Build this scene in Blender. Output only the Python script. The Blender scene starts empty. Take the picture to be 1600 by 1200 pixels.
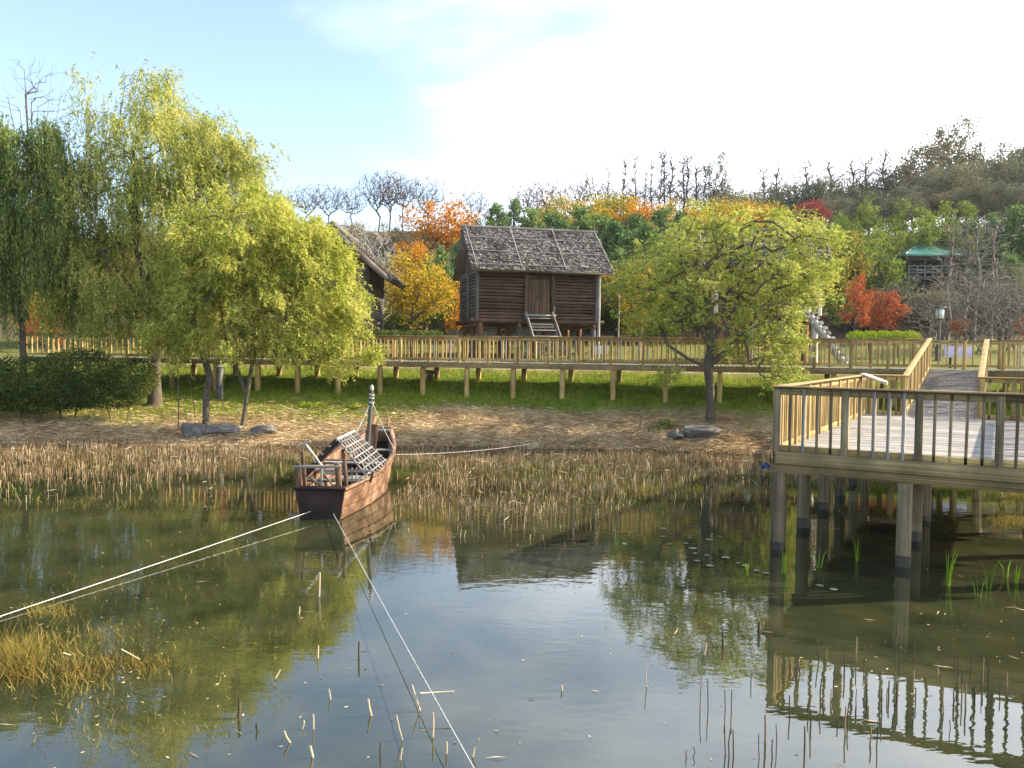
import bpy, math, numpy as np
from mathutils import Matrix, Vector
R = math.radians
scene = bpy.context.scene
col = scene.collection

# ------------------------------------------------------------------ camera
EYE = 3.45
FPX = 1250.0                       # focal length in photo pixels (1600 wide)
PITCH = math.atan(52/FPX)          # looking slightly down
ROLL = 0.0115
camd = bpy.data.cameras.new('camera'); cam = bpy.data.objects.new('camera', camd); col.objects.link(cam)
camd.sensor_width = 36; camd.lens = FPX/1600*36; camd.clip_start = 0.1; camd.clip_end = 3000
CR = Matrix.Rotation(math.pi/2-PITCH, 4, 'X') @ Matrix.Rotation(ROLL, 4, 'Z')
cam.matrix_world = Matrix.Translation((0, 0, EYE)) @ CR
scene.camera = cam
def P(px, py, d):                  # photo pixel + distance -> place in the world
    v = CR.to_3x3() @ Vector(((px-800)/FPX, -(py-600)/FPX, -1))
    t = d/v.y
    return np.array((v.x*t, d, EYE+v.z*t))
# ------------------------------------------------------------------ sky, sun, exposure
SUN_AZ = R(10)                     # from +X (right) towards +Y (away)
SUN_EL = R(31)
sd = Vector((math.cos(SUN_AZ)*math.cos(SUN_EL), math.sin(SUN_AZ)*math.cos(SUN_EL), math.sin(SUN_EL)))
w = bpy.data.worlds.new('World'); scene.world = w; w.use_nodes = True
nt = w.node_tree; N = nt.nodes; Lk = nt.links
bg = N['Background']; bg.inputs[1].default_value = 0.13
sky = N.new('ShaderNodeTexSky'); sky.sky_type = 'NISHITA'; sky.sun_disc = False
sky.sun_elevation = SUN_EL; sky.sun_rotation = math.pi/2-SUN_AZ
sky.air_density = 1.0; sky.dust_density = 0.8; sky.ozone_density = 0.8
tc = N.new('ShaderNodeTexCoord'); sep = N.new('ShaderNodeSeparateXYZ'); Lk.new(tc.outputs['Generated'], sep.inputs[0])
def mth(op, a, b=None, clamp=False):
    n = N.new('ShaderNodeMath'); n.operation = op; n.use_clamp = clamp
    for i, x in enumerate((a, b)):
        if x is None: continue
        if hasattr(x, 'links'): Lk.new(x, n.inputs[i])
        else: n.inputs[i].default_value = x
    return n.outputs[0]
zc = mth('MAXIMUM', sep.outputs[2], 0.0)
den = mth('ADD', zc, 0.16)
u_ = mth('DIVIDE', sep.outputs[0], den); v_ = mth('DIVIDE', sep.outputs[1], den)
comb = N.new('ShaderNodeCombineXYZ'); Lk.new(u_, comb.inputs[0]); Lk.new(v_, comb.inputs[1])
cn = N.new('ShaderNodeTexNoise'); cn.inputs['Scale'].default_value = 0.8; cn.inputs['Detail'].default_value = 7; cn.inputs['Roughness'].default_value = 0.52
cn.inputs['Distortion'].default_value = 0.25
cmap = N.new('ShaderNodeMapping'); cmap.inputs['Location'].default_value = (3.1, 5.2, 0); cmap.inputs['Scale'].default_value = (1.0, 1.0, 1)
Lk.new(comb.outputs[0], cmap.inputs[0]); Lk.new(cmap.outputs[0], cn.inputs['Vector'])
side = mth('MULTIPLY', sep.outputs[0], 0.72)
low = mth('MULTIPLY', mth('SUBTRACT', 0.40, zc), 0.22)
msk = mth('ADD', mth('ADD', cn.outputs[0], side), low)
mr = N.new('ShaderNodeMapRange'); mr.interpolation_type = 'SMOOTHSTEP'; Lk.new(msk, mr.inputs[0])
mr.inputs[1].default_value = 0.40; mr.inputs[2].default_value = 0.80; mr.inputs[3].default_value = 0.035
mx = N.new('ShaderNodeMix'); mx.data_type = 'RGBA'
Lk.new(mr.outputs[0], mx.inputs[0]); Lk.new(sky.outputs[0], mx.inputs[6]); mx.inputs[7].default_value = (7.4, 7.8, 8.4, 1)
Lk.new(mx.outputs[2], bg.inputs[0])
sl = bpy.data.lights.new('sun', 'SUN'); sl.energy = 5.0; sl.angle = R(0.6); sl.color = (1.0, 0.84, 0.62)
so = bpy.data.objects.new('sun', sl); col.objects.link(so); so.rotation_euler = (-sd).to_track_quat('-Z', 'Y').to_euler()
so.location = sd*60
vs = scene.view_settings; vs.view_transform = 'Standard'; vs.look = 'None'; vs.gamma = 1; vs.exposure = 1.38; vs.use_curve_mapping = False
cy = scene.cycles; scene.render.engine = 'CYCLES'
cy.use_denoising = True; cy.max_bounces = 6; cy.diffuse_bounces = 2; cy.glossy_bounces = 3; cy.transmission_bounces = 4; cy.transparent_max_bounces = 4
cy.caustics_reflective = False; cy.caustics_refractive = False; cy.volume_bounces = 0

# ------------------------------------------------------------------ materials
MATS = {}
def lerp3(a, b, t): return tuple(a[i]*(1-t)+b[i]*t for i in range(3))
def new_mat(name):
    m = bpy.data.materials.new(name); m.use_nodes = True; m.node_tree.nodes.clear()
    MATS[name] = m
    return m, m.node_tree.nodes, m.node_tree.links
def ramp(n, stops):
    r = n.new('ShaderNodeValToRGB'); e = r.color_ramp.elements
    while len(e) < len(stops): e.new(0.5)
    for i, (p, c) in enumerate(stops): e[i].position = p; e[i].color = (*c, 1)
    return r
def wood(name, dark, mid, light, axis='x', rough=0.75, grain=7, stain=0.5, spec=0.3):
    """weathered timber: grain along the piece, its own shade per piece, stains fixed to the place"""
    m, n, l = new_mat(name)
    out = n.new('ShaderNodeOutputMaterial'); b = n.new('ShaderNodeBsdfPrincipled'); l.new(b.outputs[0], out.inputs[0])
    t = n.new('ShaderNodeTexCoord'); oi = n.new('ShaderNodeObjectInfo'); mp = n.new('ShaderNodeMapping')
    sc = {'x': (1.2, grain, grain), 'z': (grain, grain, 1.2), 'n': (grain, grain, grain)}[axis]
    mp.inputs['Scale'].default_value = sc
    l.new(t.outputs['Object'], mp.inputs[0])
    sx = n.new('ShaderNodeVectorMath'); sx.operation = 'SCALE'; sx.inputs[0].default_value = (37, 91, 53); l.new(oi.outputs['Random'], sx.inputs[3])
    l.new(sx.outputs[0], mp.inputs['Location'])
    g = n.new('ShaderNodeTexNoise'); g.inputs['Scale'].default_value = 1.3; g.inputs['Detail'].default_value = 5; l.new(mp.outputs[0], g.inputs['Vector'])
    r = ramp(n, [(0.28, dark), (0.5, mid), (0.75, light)]); l.new(g.outputs[0], r.inputs[0])
    geo = n.new('ShaderNodeNewGeometry')
    s = n.new('ShaderNodeTexNoise'); s.inputs['Scale'].default_value = 1.7; s.inputs['Detail'].default_value = 6; l.new(geo.outputs['Position'], s.inputs['Vector'])
    mr = n.new('ShaderNodeMapRange'); mr.inputs[1].default_value = 0.35; mr.inputs[2].default_value = 0.7; mr.inputs[3].default_value = 1-stain*0.55; mr.inputs[4].default_value = 1.1
    l.new(s.outputs[0], mr.inputs[0])
    mr2 = n.new('ShaderNodeMapRange'); mr2.inputs[3].default_value = 0.6; mr2.inputs[4].default_value = 1.3; l.new(oi.outputs['Random'], mr2.inputs[0])
    mu = n.new('ShaderNodeMath'); mu.operation = 'MULTIPLY'; l.new(mr.outputs[0], mu.inputs[0]); l.new(mr2.outputs[0], mu.inputs[1])
    vm = n.new('ShaderNodeVectorMath'); vm.operation = 'SCALE'; l.new(r.outputs[0], vm.inputs[0]); l.new(mu.outputs[0], vm.inputs[3])
    l.new(vm.outputs[0], b.inputs['Base Color']); b.inputs['Roughness'].default_value = rough; b.inputs['Specular IOR Level'].default_value = spec
    bp = n.new('ShaderNodeBump'); bp.inputs['Strength'].default_value = 0.5; bp.inputs['Distance'].default_value = 0.01; l.new(g.outputs[0], bp.inputs['Height']); l.new(bp.outputs[0], b.inputs['Normal'])
    return m
def plain(name, stops, scale=4, rough=0.8, coord='Position', bump=0.4, dist=0.02, spec=0.3, metallic=0):
    m, n, l = new_mat(name)
    out = n.new('ShaderNodeOutputMaterial'); b = n.new('ShaderNodeBsdfPrincipled'); l.new(b.outputs[0], out.inputs[0])
    g = n.new('ShaderNodeTexNoise'); g.inputs['Scale'].default_value = scale; g.inputs['Detail'].default_value = 7; g.inputs['Roughness'].default_value = 0.6
    if coord == 'Position':
        ge = n.new('ShaderNodeNewGeometry'); l.new(ge.outputs['Position'], g.inputs['Vector'])
    else:
        t = n.new('ShaderNodeTexCoord'); l.new(t.outputs['Object'], g.inputs['Vector'])
    r = ramp(n, stops); l.new(g.outputs[0], r.inputs[0]); l.new(r.outputs[0], b.inputs['Base Color'])
    b.inputs['Roughness'].default_value = rough; b.inputs['Specular IOR Level'].default_value = spec; b.inputs['Metallic'].default_value = metallic
    bp = n.new('ShaderNodeBump'); bp.inputs['Strength'].default_value = bump; bp.inputs['Distance'].default_value = dist; l.new(g.outputs[0], bp.inputs['Height']); l.new(bp.outputs[0], b.inputs['Normal'])
    return m
def leafmat(name, stops, trans=0.4, objvar=0.0):
    """leaf colours picked per leaf"""
    m, n, l = new_mat(name)
    out = n.new('ShaderNodeOutputMaterial'); d = n.new('ShaderNodeBsdfDiffuse'); t = n.new('ShaderNodeBsdfTranslucent'); mx = n.new('ShaderNodeMixShader')
    ge = n.new('ShaderNodeNewGeometry')
    r = ramp(n, stops)
    nz = n.new('ShaderNodeTexNoise'); nz.inputs['Scale'].default_value = 0.9; nz.inputs['Detail'].default_value = 2; l.new(ge.outputs['Position'], nz.inputs['Vector'])
    ad = n.new('ShaderNodeMath'); ad.operation = 'MULTIPLY_ADD'; l.new(nz.outputs[0], ad.inputs[0]); ad.inputs[1].default_value = 1.3; ad.inputs[2].default_value = -0.65
    a2 = n.new('ShaderNodeMath'); a2.operation = 'ADD'; a2.use_clamp = True; l.new(ad.outputs[0], a2.inputs[0]); l.new(ge.outputs['Random Per Island'], a2.inputs[1])
    if objvar:
        oi = n.new('ShaderNodeObjectInfo'); a3 = n.new('ShaderNodeMath'); a3.operation = 'MULTIPLY_ADD'; l.new(oi.outputs['Random'], a3.inputs[0]); a3.inputs[1].default_value = objvar; a3.inputs[2].default_value = -objvar/2
        a4 = n.new('ShaderNodeMath'); a4.operation = 'ADD'; a4.use_clamp = True; l.new(a3.outputs[0], a4.inputs[0]); l.new(a2.outputs[0], a4.inputs[1]); a2 = a4
    l.new(a2.outputs[0], r.inputs[0])
    l.new(r.outputs[0], d.inputs[0]); l.new(r.outputs[0], t.inputs[0]); mx.inputs[0].default_value = trans
    l.new(d.outputs[0], mx.inputs[1]); l.new(t.outputs[0], mx.inputs[2]); l.new(mx.outputs[0], out.inputs[0])
    return m

wood('pine_timber', (.23, .15, .055), (.46, .32, .12), (.60, .45, .20), 'x', grain=6)
wood('pine_post', (.22, .145, .055), (.43, .30, .115), (.57, .42, .19), 'x', grain=5)
wood('grey_timber', (.16, .15, .135), (.30, .285, .26), (.42, .40, .36), 'x', grain=6)
wood('deck_plank', (.17, .16, .145), (.30, .285, .265), (.41, .395, .37), 'x', grain=5, stain=0.55)
wood('beam_timber', (.13, .092, .042), (.27, .195, .09), (.39, .295, .15), 'x', grain=5, stain=0.8)
wood('pile_timber', (.11, .085, .045), (.24, .19, .11), (.36, .29, .18), 'x', grain=5, stain=0.8)
wood('wet_timber', (.02, .017, .011), (.045, .037, .023), (.075, .06, .036), 'x', grain=5, stain=0.9, rough=0.4)
wood('dark_log', (.033, .02, .013), (.095, .055, .036), (.18, .112, .076), 'z', grain=5)
wood('grey_log', (.06, .055, .052), (.13, .12, .112), (.22, .205, .19), 'z', grain=5)
wood('pale_log', (.28, .26, .23), (.5, .47, .43), (.68, .65, .60), 'z', grain=5)
wood('red_log', (.07, .03, .015), (.20, .085, .04), (.32, .15, .07), 'z', grain=5)
wood('door_wood', (.05, .03, .018), (.12, .07, .04), (.19, .12, .07), 'x', grain=8)
wood('boat_wood', (.07, .038, .022), (.25, .135, .075), (.52, .35, .235), 'n', grain=2.2, stain=0.8, rough=0.65)
wood('boat_dark_shade', (.012, .008, .007), (.028, .017, .014), (.055, .034, .027), 'n', grain=2.2, stain=0.8)  # near-black boat wood; shade of the transom and interior is in the colour
wood('bamboo_grey', (.13, .125, .12), (.23, .22, .21), (.34, .325, .31), 'z', grain=4)
wood('bamboo_pale', (.26, .25, .235), (.38, .365, .34), (.5, .48, .45), 'z', grain=4)
wood('thatch_roll', (.06, .055, .05), (.16, .148, .135), (.29, .275, .255), 'n', grain=3, rough=0.95, stain=0.6)
leafmat('thatch', [(0, (.065, .057, .05)), (.4, (.125, .113, .10)), (.75, (.20, .185, .168)), (1, (.31, .29, .265))], 0.0)
plain('bark', [(.3, (.05, .04, .03)), (.55, (.12, .10, .075)), (.8, (.21, .18, .145))], 14, 0.95, bump=0.9, dist=0.03)
plain('bark_pale', [(.3, (.10, .085, .07)), (.55, (.20, .18, .155)), (.8, (.32, .30, .27))], 12, 0.95)
plain('bark_far', [(.3, (.07, .055, .05)), (.6, (.13, .105, .095)), (.8, (.19, .16, .14))], 3, 0.95)
plain('bark_purple', [(.3, (.06, .04, .04)), (.6, (.10, .07, .068)), (.8, (.15, .11, .10))], 3, 0.95)
plain('bark_white', [(.3, (.24, .22, .2)), (.6, (.36, .34, .32)), (.8, (.5, .48, .45))], 3, 0.95)
plain('rock', [(.3, (.07, .065, .06)), (.55, (.15, .14, .13)), (.8, (.24, .225, .205))], 6, 0.9, bump=0.9, dist=0.05)
plain('rope', [(.3, (.34, .34, .32)), (.7, (.58, .58, .55))], 30, 0.8)
plain('green_roof', [(.3, (.02, .11, .085)), (.6, (.04, .17, .13)), (.8, (.09, .24, .19))], 1.5, 0.45)
plain('dark_paint', [(.3, (.03, .025, .022)), (.7, (.06, .045, .04))], 4, 0.6)
plain('grey_paint', [(.3, (.14, .15, .15)), (.7, (.22, .23, .23))], 4, 0.6)
plain('white_paint', [(.3, (.62, .62, .6)), (.7, (.8, .8, .78))], 5, 0.5)
plain('lilac_sign', [(.3, (.40, .36, .55)), (.7, (.55, .52, .7))], 3, 0.5)
plain('lamp_metal', [(.3, (.06, .065, .065)), (.7, (.11, .115, .11))], 8, 0.5)
plain('lamp_glass', [(.3, (.45, .5, .47)), (.7, (.6, .64, .6))], 8, 0.2)
plain('concrete', [(.3, (.09, .09, .088)), (.7, (.17, .168, .16))], 5, 0.9)
plain('blue_cloth', [(.3, (.03, .05, .16)), (.7, (.05, .08, .25))], 8, 0.8)
plain('tan_board', [(.3, (.4, .27, .14)), (.7, (.55, .4, .24))], 5, 0.7)
plain('lily_pad', [(.3, (.10, .12, .08)), (.7, (.20, .22, .16))], 6, 0.5)
plain('stub_dark', [(.3, (.04, .032, .02)), (.7, (.11, .085, .05))], 20, 0.9)  # dark brown; backlit silhouette of the lower-right stalks is put into the colour
leafmat('willow_leaf', [(0, (.14, .19, .035)), (.35, (.33, .38, .08)), (.7, (.52, .53, .13)), (1, (.64, .57, .23))], 0.45)
leafmat('bush_willow_leaf', [(0, (.15, .20, .03)), (.35, (.36, .40, .07)), (.75, (.57, .57, .11)), (1, (.66, .60, .21))], 0.45)
leafmat('right_willow_leaf', [(0, (.13, .19, .035)), (.35, (.31, .37, .07)), (.75, (.49, .52, .11)), (1, (.60, .55, .19))], 0.45)
leafmat('dark_willow_leaf', [(0, (.055, .10, .035)), (.5, (.14, .20, .06)), (1, (.32, .36, .09))], 0.35)
leafmat('hedge_leaf', [(0, (.03, .05, .016)), (.5, (.07, .115, .028)), (.85, (.14, .19, .04)), (1, (.27, .23, .06))], 0.25)
leafmat('yellow_leaf', [(0, (.22, .19, .025)), (.4, (.44, .33, .035)), (.8, (.58, .42, .045)), (1, (.55, .30, .03))], 0.4)
leafmat('orange_leaf', [(0, (.26, .11, .02)), (.4, (.52, .23, .025)), (.8, (.66, .32, .03)), (1, (.55, .18, .02))], 0.35)
leafmat('red_leaf', [(0, (.22, .055, .03)), (.5, (.44, .095, .045)), (.8, (.52, .16, .055)), (1, (.5, .25, .07))], 0.4)
leafmat('crimson_leaf', [(0, (.15, .03, .035)), (.5, (.28, .05, .05)), (1, (.36, .11, .07))], 0.3)
leafmat('brown_leaf', [(0, (.12, .11, .075)), (.4, (.21, .18, .105)), (.75, (.32, .23, .10)), (1, (.22, .25, .11))], 0.3, 0.5)
leafmat('olive_leaf', [(0, (.06, .085, .025)), (.45, (.15, .17, .035)), (.8, (.30, .25, .04)), (1, (.42, .26, .035))], 0.3, 0.6)
leafmat('gold_green_leaf', [(0, (.15, .18, .03)), (.4, (.34, .32, .04)), (.8, (.52, .37, .045)), (1, (.6, .30, .03))], 0.35, 0.4)
leafmat('pine_leaf', [(0, (.055, .11, .045)), (.5, (.13, .225, .08)), (1, (.26, .34, .10))], 0.15, 0.4)
leafmat('far_hazy_leaf', [(0, (.085, .105, .075)), (.5, (.155, .175, .11)), (.85, (.23, .225, .125)), (1, (.30, .23, .11))], 0.25, 0.6)  # greyed and lightened: haze over the right hill is put into the colour
leafmat('bamboo_leaf', [(0, (.06, .12, .03)), (.4, (.14, .22, .04)), (.8, (.27, .32, .06)), (1, (.36, .33, .08))], 0.35, 0.5)
leafmat('twig_leaf', [(0, (.10, .06, .05)), (.6, (.18, .10, .07)), (1, (.26, .14, .06))], 0.3)
leafmat('grass_blade', [(0, (.10, .18, .012)), (.45, (.22, .36, .02)), (.8, (.36, .42, .04)), (1, (.48, .42, .10))], 0.35)
leafmat('straw', [(0, (.20, .13, .065)), (.35, (.40, .28, .155)), (.75, (.56, .43, .25)), (1, (.70, .59, .40))], 0.15)
leafmat('reed_stub', [(0, (.09, .058, .03)), (.4, (.22, .145, .08)), (.8, (.38, .275, .16)), (1, (.58, .47, .31))], 0.15)
leafmat('reed_pale', [(0, (.36, .28, .16)), (.5, (.52, .43, .28)), (1, (.68, .60, .45))], 0.15)
leafmat('marsh_grass', [(0, (.09, .075, .02)), (.4, (.22, .165, .04)), (.8, (.38, .29, .09)), (1, (.18, .21, .045))], 0.35)
leafmat('green_shoot', [(0, (.12, .24, .02)), (1, (.32, .5, .05))], 0.4)
leafmat('fallen_leaf', [(0, (.14, .08, .03)), (.5, (.32, .2, .07)), (1, (.5, .36, .12))], 0.2)

def ground_material():
    m, n, l = new_mat('ground')
    out = n.new('ShaderNodeOutputMaterial'); b = n.new('ShaderNodeBsdfPrincipled'); l.new(b.outputs[0], out.inputs[0])
    at = n.new('ShaderNodeAttribute'); at.attribute_name = 'zone'
    ge = n.new('ShaderNodeNewGeometry')
    a = n.new('ShaderNodeTexNoise'); a.inputs['Scale'].default_value = 2.2; a.inputs['Detail'].default_value = 9; a.inputs['Roughness'].default_value = 0.7; l.new(ge.outputs['Position'], a.inputs['Vector'])
    mr = n.new('ShaderNodeMapRange'); mr.inputs[1].default_value = 0.3; mr.inputs[2].default_value = 0.7; mr.inputs[3].default_value = 0.45; mr.inputs[4].default_value = 1.5; l.new(a.outputs[0], mr.inputs[0])
    v = n.new('ShaderNodeVectorMath'); v.operation = 'SCALE'; l.new(at.outputs['Color'], v.inputs[0]); l.new(mr.outputs[0], v.inputs[3])
    l.new(v.outputs[0], b.inputs['Base Color']); b.inputs['Roughness'].default_value = 0.95; b.inputs['Specular IOR Level'].default_value = 0.1
    bp = n.new('ShaderNodeBump'); bp.inputs['Strength'].default_value = 0.8; bp.inputs['Distance'].default_value = 0.06; l.new(a.outputs[0], bp.inputs['Height']); l.new(bp.outputs[0], b.inputs['Normal'])
ground_material()
def water_material():
    m, n, l = new_mat('pond_water')
    out = n.new('ShaderNodeOutputMaterial'); b = n.new('ShaderNodeBsdfPrincipled'); l.new(b.outputs[0], out.inputs[0])
    ge = n.new('ShaderNodeNewGeometry')
    a = n.new('ShaderNodeTexNoise'); a.inputs['Scale'].default_value = 0.9; a.inputs['Detail'].default_value = 8; a.inputs['Roughness'].default_value = 0.62; l.new(ge.outputs['Position'], a.inputs['Vector'])
    r = ramp(n, [(.3, (.012, .016, .008)), (.5, (.028, .033, .014)), (.72, (.052, .050, .020))]); l.new(a.outputs[0], r.inputs[0]); l.new(r.outputs[0], b.inputs['Base Color'])
    b.inputs['IOR'].default_value = 2.05; b.inputs['Roughness'].default_value = 0.012
    mp = n.new('ShaderNodeMapping'); mp.inputs['Scale'].default_value = (1.0, 1.8, 1); l.new(ge.outputs['Position'], mp.inputs[0])
    k = n.new('ShaderNodeTexNoise'); k.inputs['Scale'].default_value = 3.2; k.inputs['Detail'].default_value = 2.5; l.new(mp.outputs[0], k.inputs['Vector'])
    bp = n.new('ShaderNodeBump'); bp.inputs['Strength'].default_value = 0.075; bp.inputs['Distance'].default_value = 0.02; l.new(k.outputs[0], bp.inputs['Height']); l.new(bp.outputs[0], b.inputs['Normal'])
water_material()

# ------------------------------------------------------------------ object helpers
W = {}
def tag(o, label=None, cat=None, group=None, kind=None):
    if label: o['label'] = label
    if cat: o['category'] = cat
    if group: o['group'] = group
    if kind: o['kind'] = kind
    return o
def link(o, parent=None):
    col.objects.link(o); W[o.name] = o.matrix_basis.copy()
    if parent is not None:
        o.parent = parent; o.matrix_parent_inverse = W[parent.name].inverted()
    return o
def root(name, loc, label, cat, group=None, rz=0.0, scale=1.0):
    o = bpy.data.objects.new(name, None); o.empty_display_size = 0.2
    o.matrix_basis = Matrix.Translation(Vector(loc)) @ Matrix.Rotation(rz, 4, 'Z') @ Matrix.Scale(scale, 4)
    link(o); return tag(o, label, cat, group)
def mesh_np(name, v, f, mat):
    v = np.asarray(v, dtype=np.float32); f = np.asarray(f, dtype=np.int32); k = f.shape[1]
    me = bpy.data.meshes.new(name); me.vertices.add(len(v)); me.vertices.foreach_set('co', v.ravel())
    me.loops.add(f.size); me.loops.foreach_set('vertex_index', f.ravel())
    me.polygons.add(len(f)); me.polygons.foreach_set('loop_start', np.arange(0, f.size, k, dtype=np.int32))
    me.update(calc_edges=True); me.materials.append(MATS[mat]); return me
def obj(name, me, parent=None, mtx=None):
    o = bpy.data.objects.new(name, me)
    if mtx is not None: o.matrix_basis = mtx
    return link(o, parent)
def smooth(me):
    me.polygons.foreach_set('use_smooth', np.ones(len(me.polygons), dtype=bool)); return me
UB = {}
def unit_box(mat):
    if ('b', mat) not in UB:
        c = np.array([(x, y, z) for x in (-.5, .5) for y in (-.5, .5) for z in (-.5, .5)])
        f = [(0, 1, 3, 2), (4, 6, 7, 5), (0, 4, 5, 1), (2, 3, 7, 6), (0, 2, 6, 4), (1, 5, 7, 3)]
        UB[('b', mat)] = mesh_np('box_'+mat, c, f, mat)
    return UB[('b', mat)]
def unit_pole(mat, var=0, sides=9):
    if ('p', mat, var) not in UB:
        rng = np.random.default_rng(var+5); vs = []; f = []; K = 6
        for i in range(K):
            r = 1 - 0.10*i/(K-1) + rng.uniform(-.06, .06); o = rng.uniform(-.12, .12, 2)*(0 < i < K-1)
            for s in range(sides):
                a = 2*math.pi*s/sides; vs.append((o[0]+r*math.cos(a)*(1+rng.uniform(-.05, .05)), o[1]+r*math.sin(a), i/(K-1)))
        for i in range(K-1):
            for s in range(sides): f.append((i*sides+s, i*sides+(s+1) % sides, (i+1)*sides+(s+1) % sides, (i+1)*sides+s))
        me = mesh_np('pole_'+mat, vs, f, mat)
        n0 = len(vs); import bmesh
        bm = bmesh.new(); bm.from_mesh(me); bm.verts.ensure_lookup_table()
        bm.faces.new([bm.verts[s] for s in range(sides)][::-1]); bm.faces.new([bm.verts[(K-1)*sides+s] for s in range(sides)])
        bm.to_mesh(me); bm.free()
        for p in me.polygons: p.use_smooth = len(p.vertices) == 4
        UB[('p', mat, var)] = me
    return UB[('p', mat, var)]
def frame(p0, p1, up=(0, 0, 1)):
    p0, p1 = Vector(p0), Vector(p1); x = (p1-p0).normalized(); u = Vector(up)
    if abs(x.dot(u)) > 0.97: u = Vector((0, 1, 0)) if abs(x.y) < 0.9 else Vector((1, 0, 0))
    y = u.cross(x).normalized(); z = x.cross(y)
    return x, y, z
def beam(name, parent, mat, p0, p1, wd, ht, up=(0, 0, 1)):
    x, y, z = frame(p0, p1, up); L = (Vector(p1)-Vector(p0)).length; c = (Vector(p0)+Vector(p1))/2
    m = Matrix(((x.x*L, y.x*wd, z.x*ht, c.x), (x.y*L, y.y*wd, z.y*ht, c.y), (x.z*L, y.z*wd, z.z*ht, c.z), (0, 0, 0, 1)))
    return obj(name, unit_box(mat), parent, m)
PR = np.random.default_rng(77)
def pole(name, parent, mat, p0, p1, r):
    z, x, y = frame(p0, p1); L = (Vector(p1)-Vector(p0)).length; c = Vector(p0)
    a = PR.uniform(0, 6.28); x, y = x*math.cos(a)+y*math.sin(a), y*math.cos(a)-x*math.sin(a)
    m = Matrix(((x.x*r, y.x*r, z.x*L, c.x), (x.y*r, y.y*r, z.y*L, c.y), (x.z*r, y.z*r, z.z*L, c.z), (0, 0, 0, 1)))
    return obj(name, unit_pole(mat, int(PR.integers(0, 4))), parent, m)
def tube(pts, rad, sides=6):
    """tube along a polyline, returns verts and quads"""
    pts = np.asarray(pts, float); n = len(pts); rad = np.broadcast_to(rad, n)
    t = np.gradient(pts, axis=0); t /= np.linalg.norm(t, axis=1)[:, None]+1e-9
    ref = np.where(np.abs(t[:, 2:3]) > 0.9, np.array([[1., 0, 0]]), np.array([[0, 0, 1.]]))
    a = np.cross(ref, t); a /= np.linalg.norm(a, axis=1)[:, None]+1e-9; b = np.cross(t, a)
    an = np.linspace(0, 2*np.pi, sides, endpoint=False)
    v = pts[:, None]+rad[:, None, None]*(np.cos(an)[None, :, None]*a[:, None]+np.sin(an)[None, :, None]*b[:, None])
    i = np.arange(n-1)[:, None]*sides; s = np.arange(sides)[None]
    f = np.stack([i+s, i+(s+1) % sides, i+sides+(s+1) % sides, i+sides+s], -1).reshape(-1, 4)
    return v.reshape(-1, 3), f
def join(parts):
    V = []; F = []; k = 0
    for v, f in parts:
        V.append(np.asarray(v)); F.append(np.asarray(f)+k); k += len(v)
    return np.concatenate(V), np.concatenate(F)
def ordinal(i): return ['first', 'second', 'third', 'fourth', 'fifth', 'sixth', 'seventh', 'eighth', 'ninth', 'tenth', 'eleventh', 'twelfth', 'thirteenth', 'fourteenth', 'fifteenth', 'sixteenth', 'seventeenth', 'eighteenth', 'nineteenth', 'twentieth'][i]

# ------------------------------------------------------------------ ground and water
SX = [-90, -30, -18, -8, 0, 5, 9, 12, 15, 25, 90]
SY = [24, 27.5, 27.8, 28.2, 28.4, 28.0, 27.2, 23.5, 20.5, 14, 5]
WX = [-90, -23, -12.5, -1, 15.3, 30, 90]
WY = [40, 37.5, 36.3, 33.8, 29.6, 25.6, 10]
HX = [-300, -60, -30, 0, 30, 50, 70, 110, 300]
HZ = [14, 18, 20, 19.5, 19.5, 20, 21.5, 23, 23]
def sstep(t): t = np.clip(t, 0, 1); return t*t*(3-2*t)
def wob(X, Y): return np.sin(X*.9+1.3*np.sin(Y*.7))*np.cos(Y*1.1+X*.3)+.6*np.sin(X*2.3+Y*1.7)*np.sin(Y*2.1-X*.8)
def ground_z(X, Y):
    X = np.asarray(X, float); Y = np.asarray(Y, float)
    s = np.interp(X, SX, SY)+.35*np.sin(X*.8)+.2*np.sin(X*2.1+1); b = np.interp(X, WX, WY)
    t = np.clip((Y-s)/np.maximum(b-s, .5), 0, 1)
    z = np.where(Y < s, -np.minimum(.10*(s-Y), .55), 1.45*(.25*t+.75*t**1.2))
    dy = Y-b
    z = np.where(dy > 0, np.interp(dy, [0, 2, 4, 8, 14, 20, 28, 36], [1.45, 2.1, 2.6, 2.85, 3.0, 3.4, 4.1, 4.6]), z)
    z = z+sstep((Y-68)/46)*(np.interp(X, HX, HZ)-4.6)
    return z+.035*wob(X, Y)*np.clip((Y-s)/3, .2, 1)+.5*sstep((Y-70)/30)*wob(X*.15, Y*.15)
def grass_line(x): return np.interp(x, [-24, -9, -6, -2.5, 0, 5, 9, 14], [.26, .30, .34, .66, .74, .66, .60, .6])
def gz(x, y): return float(ground_z(x, y))
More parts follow.
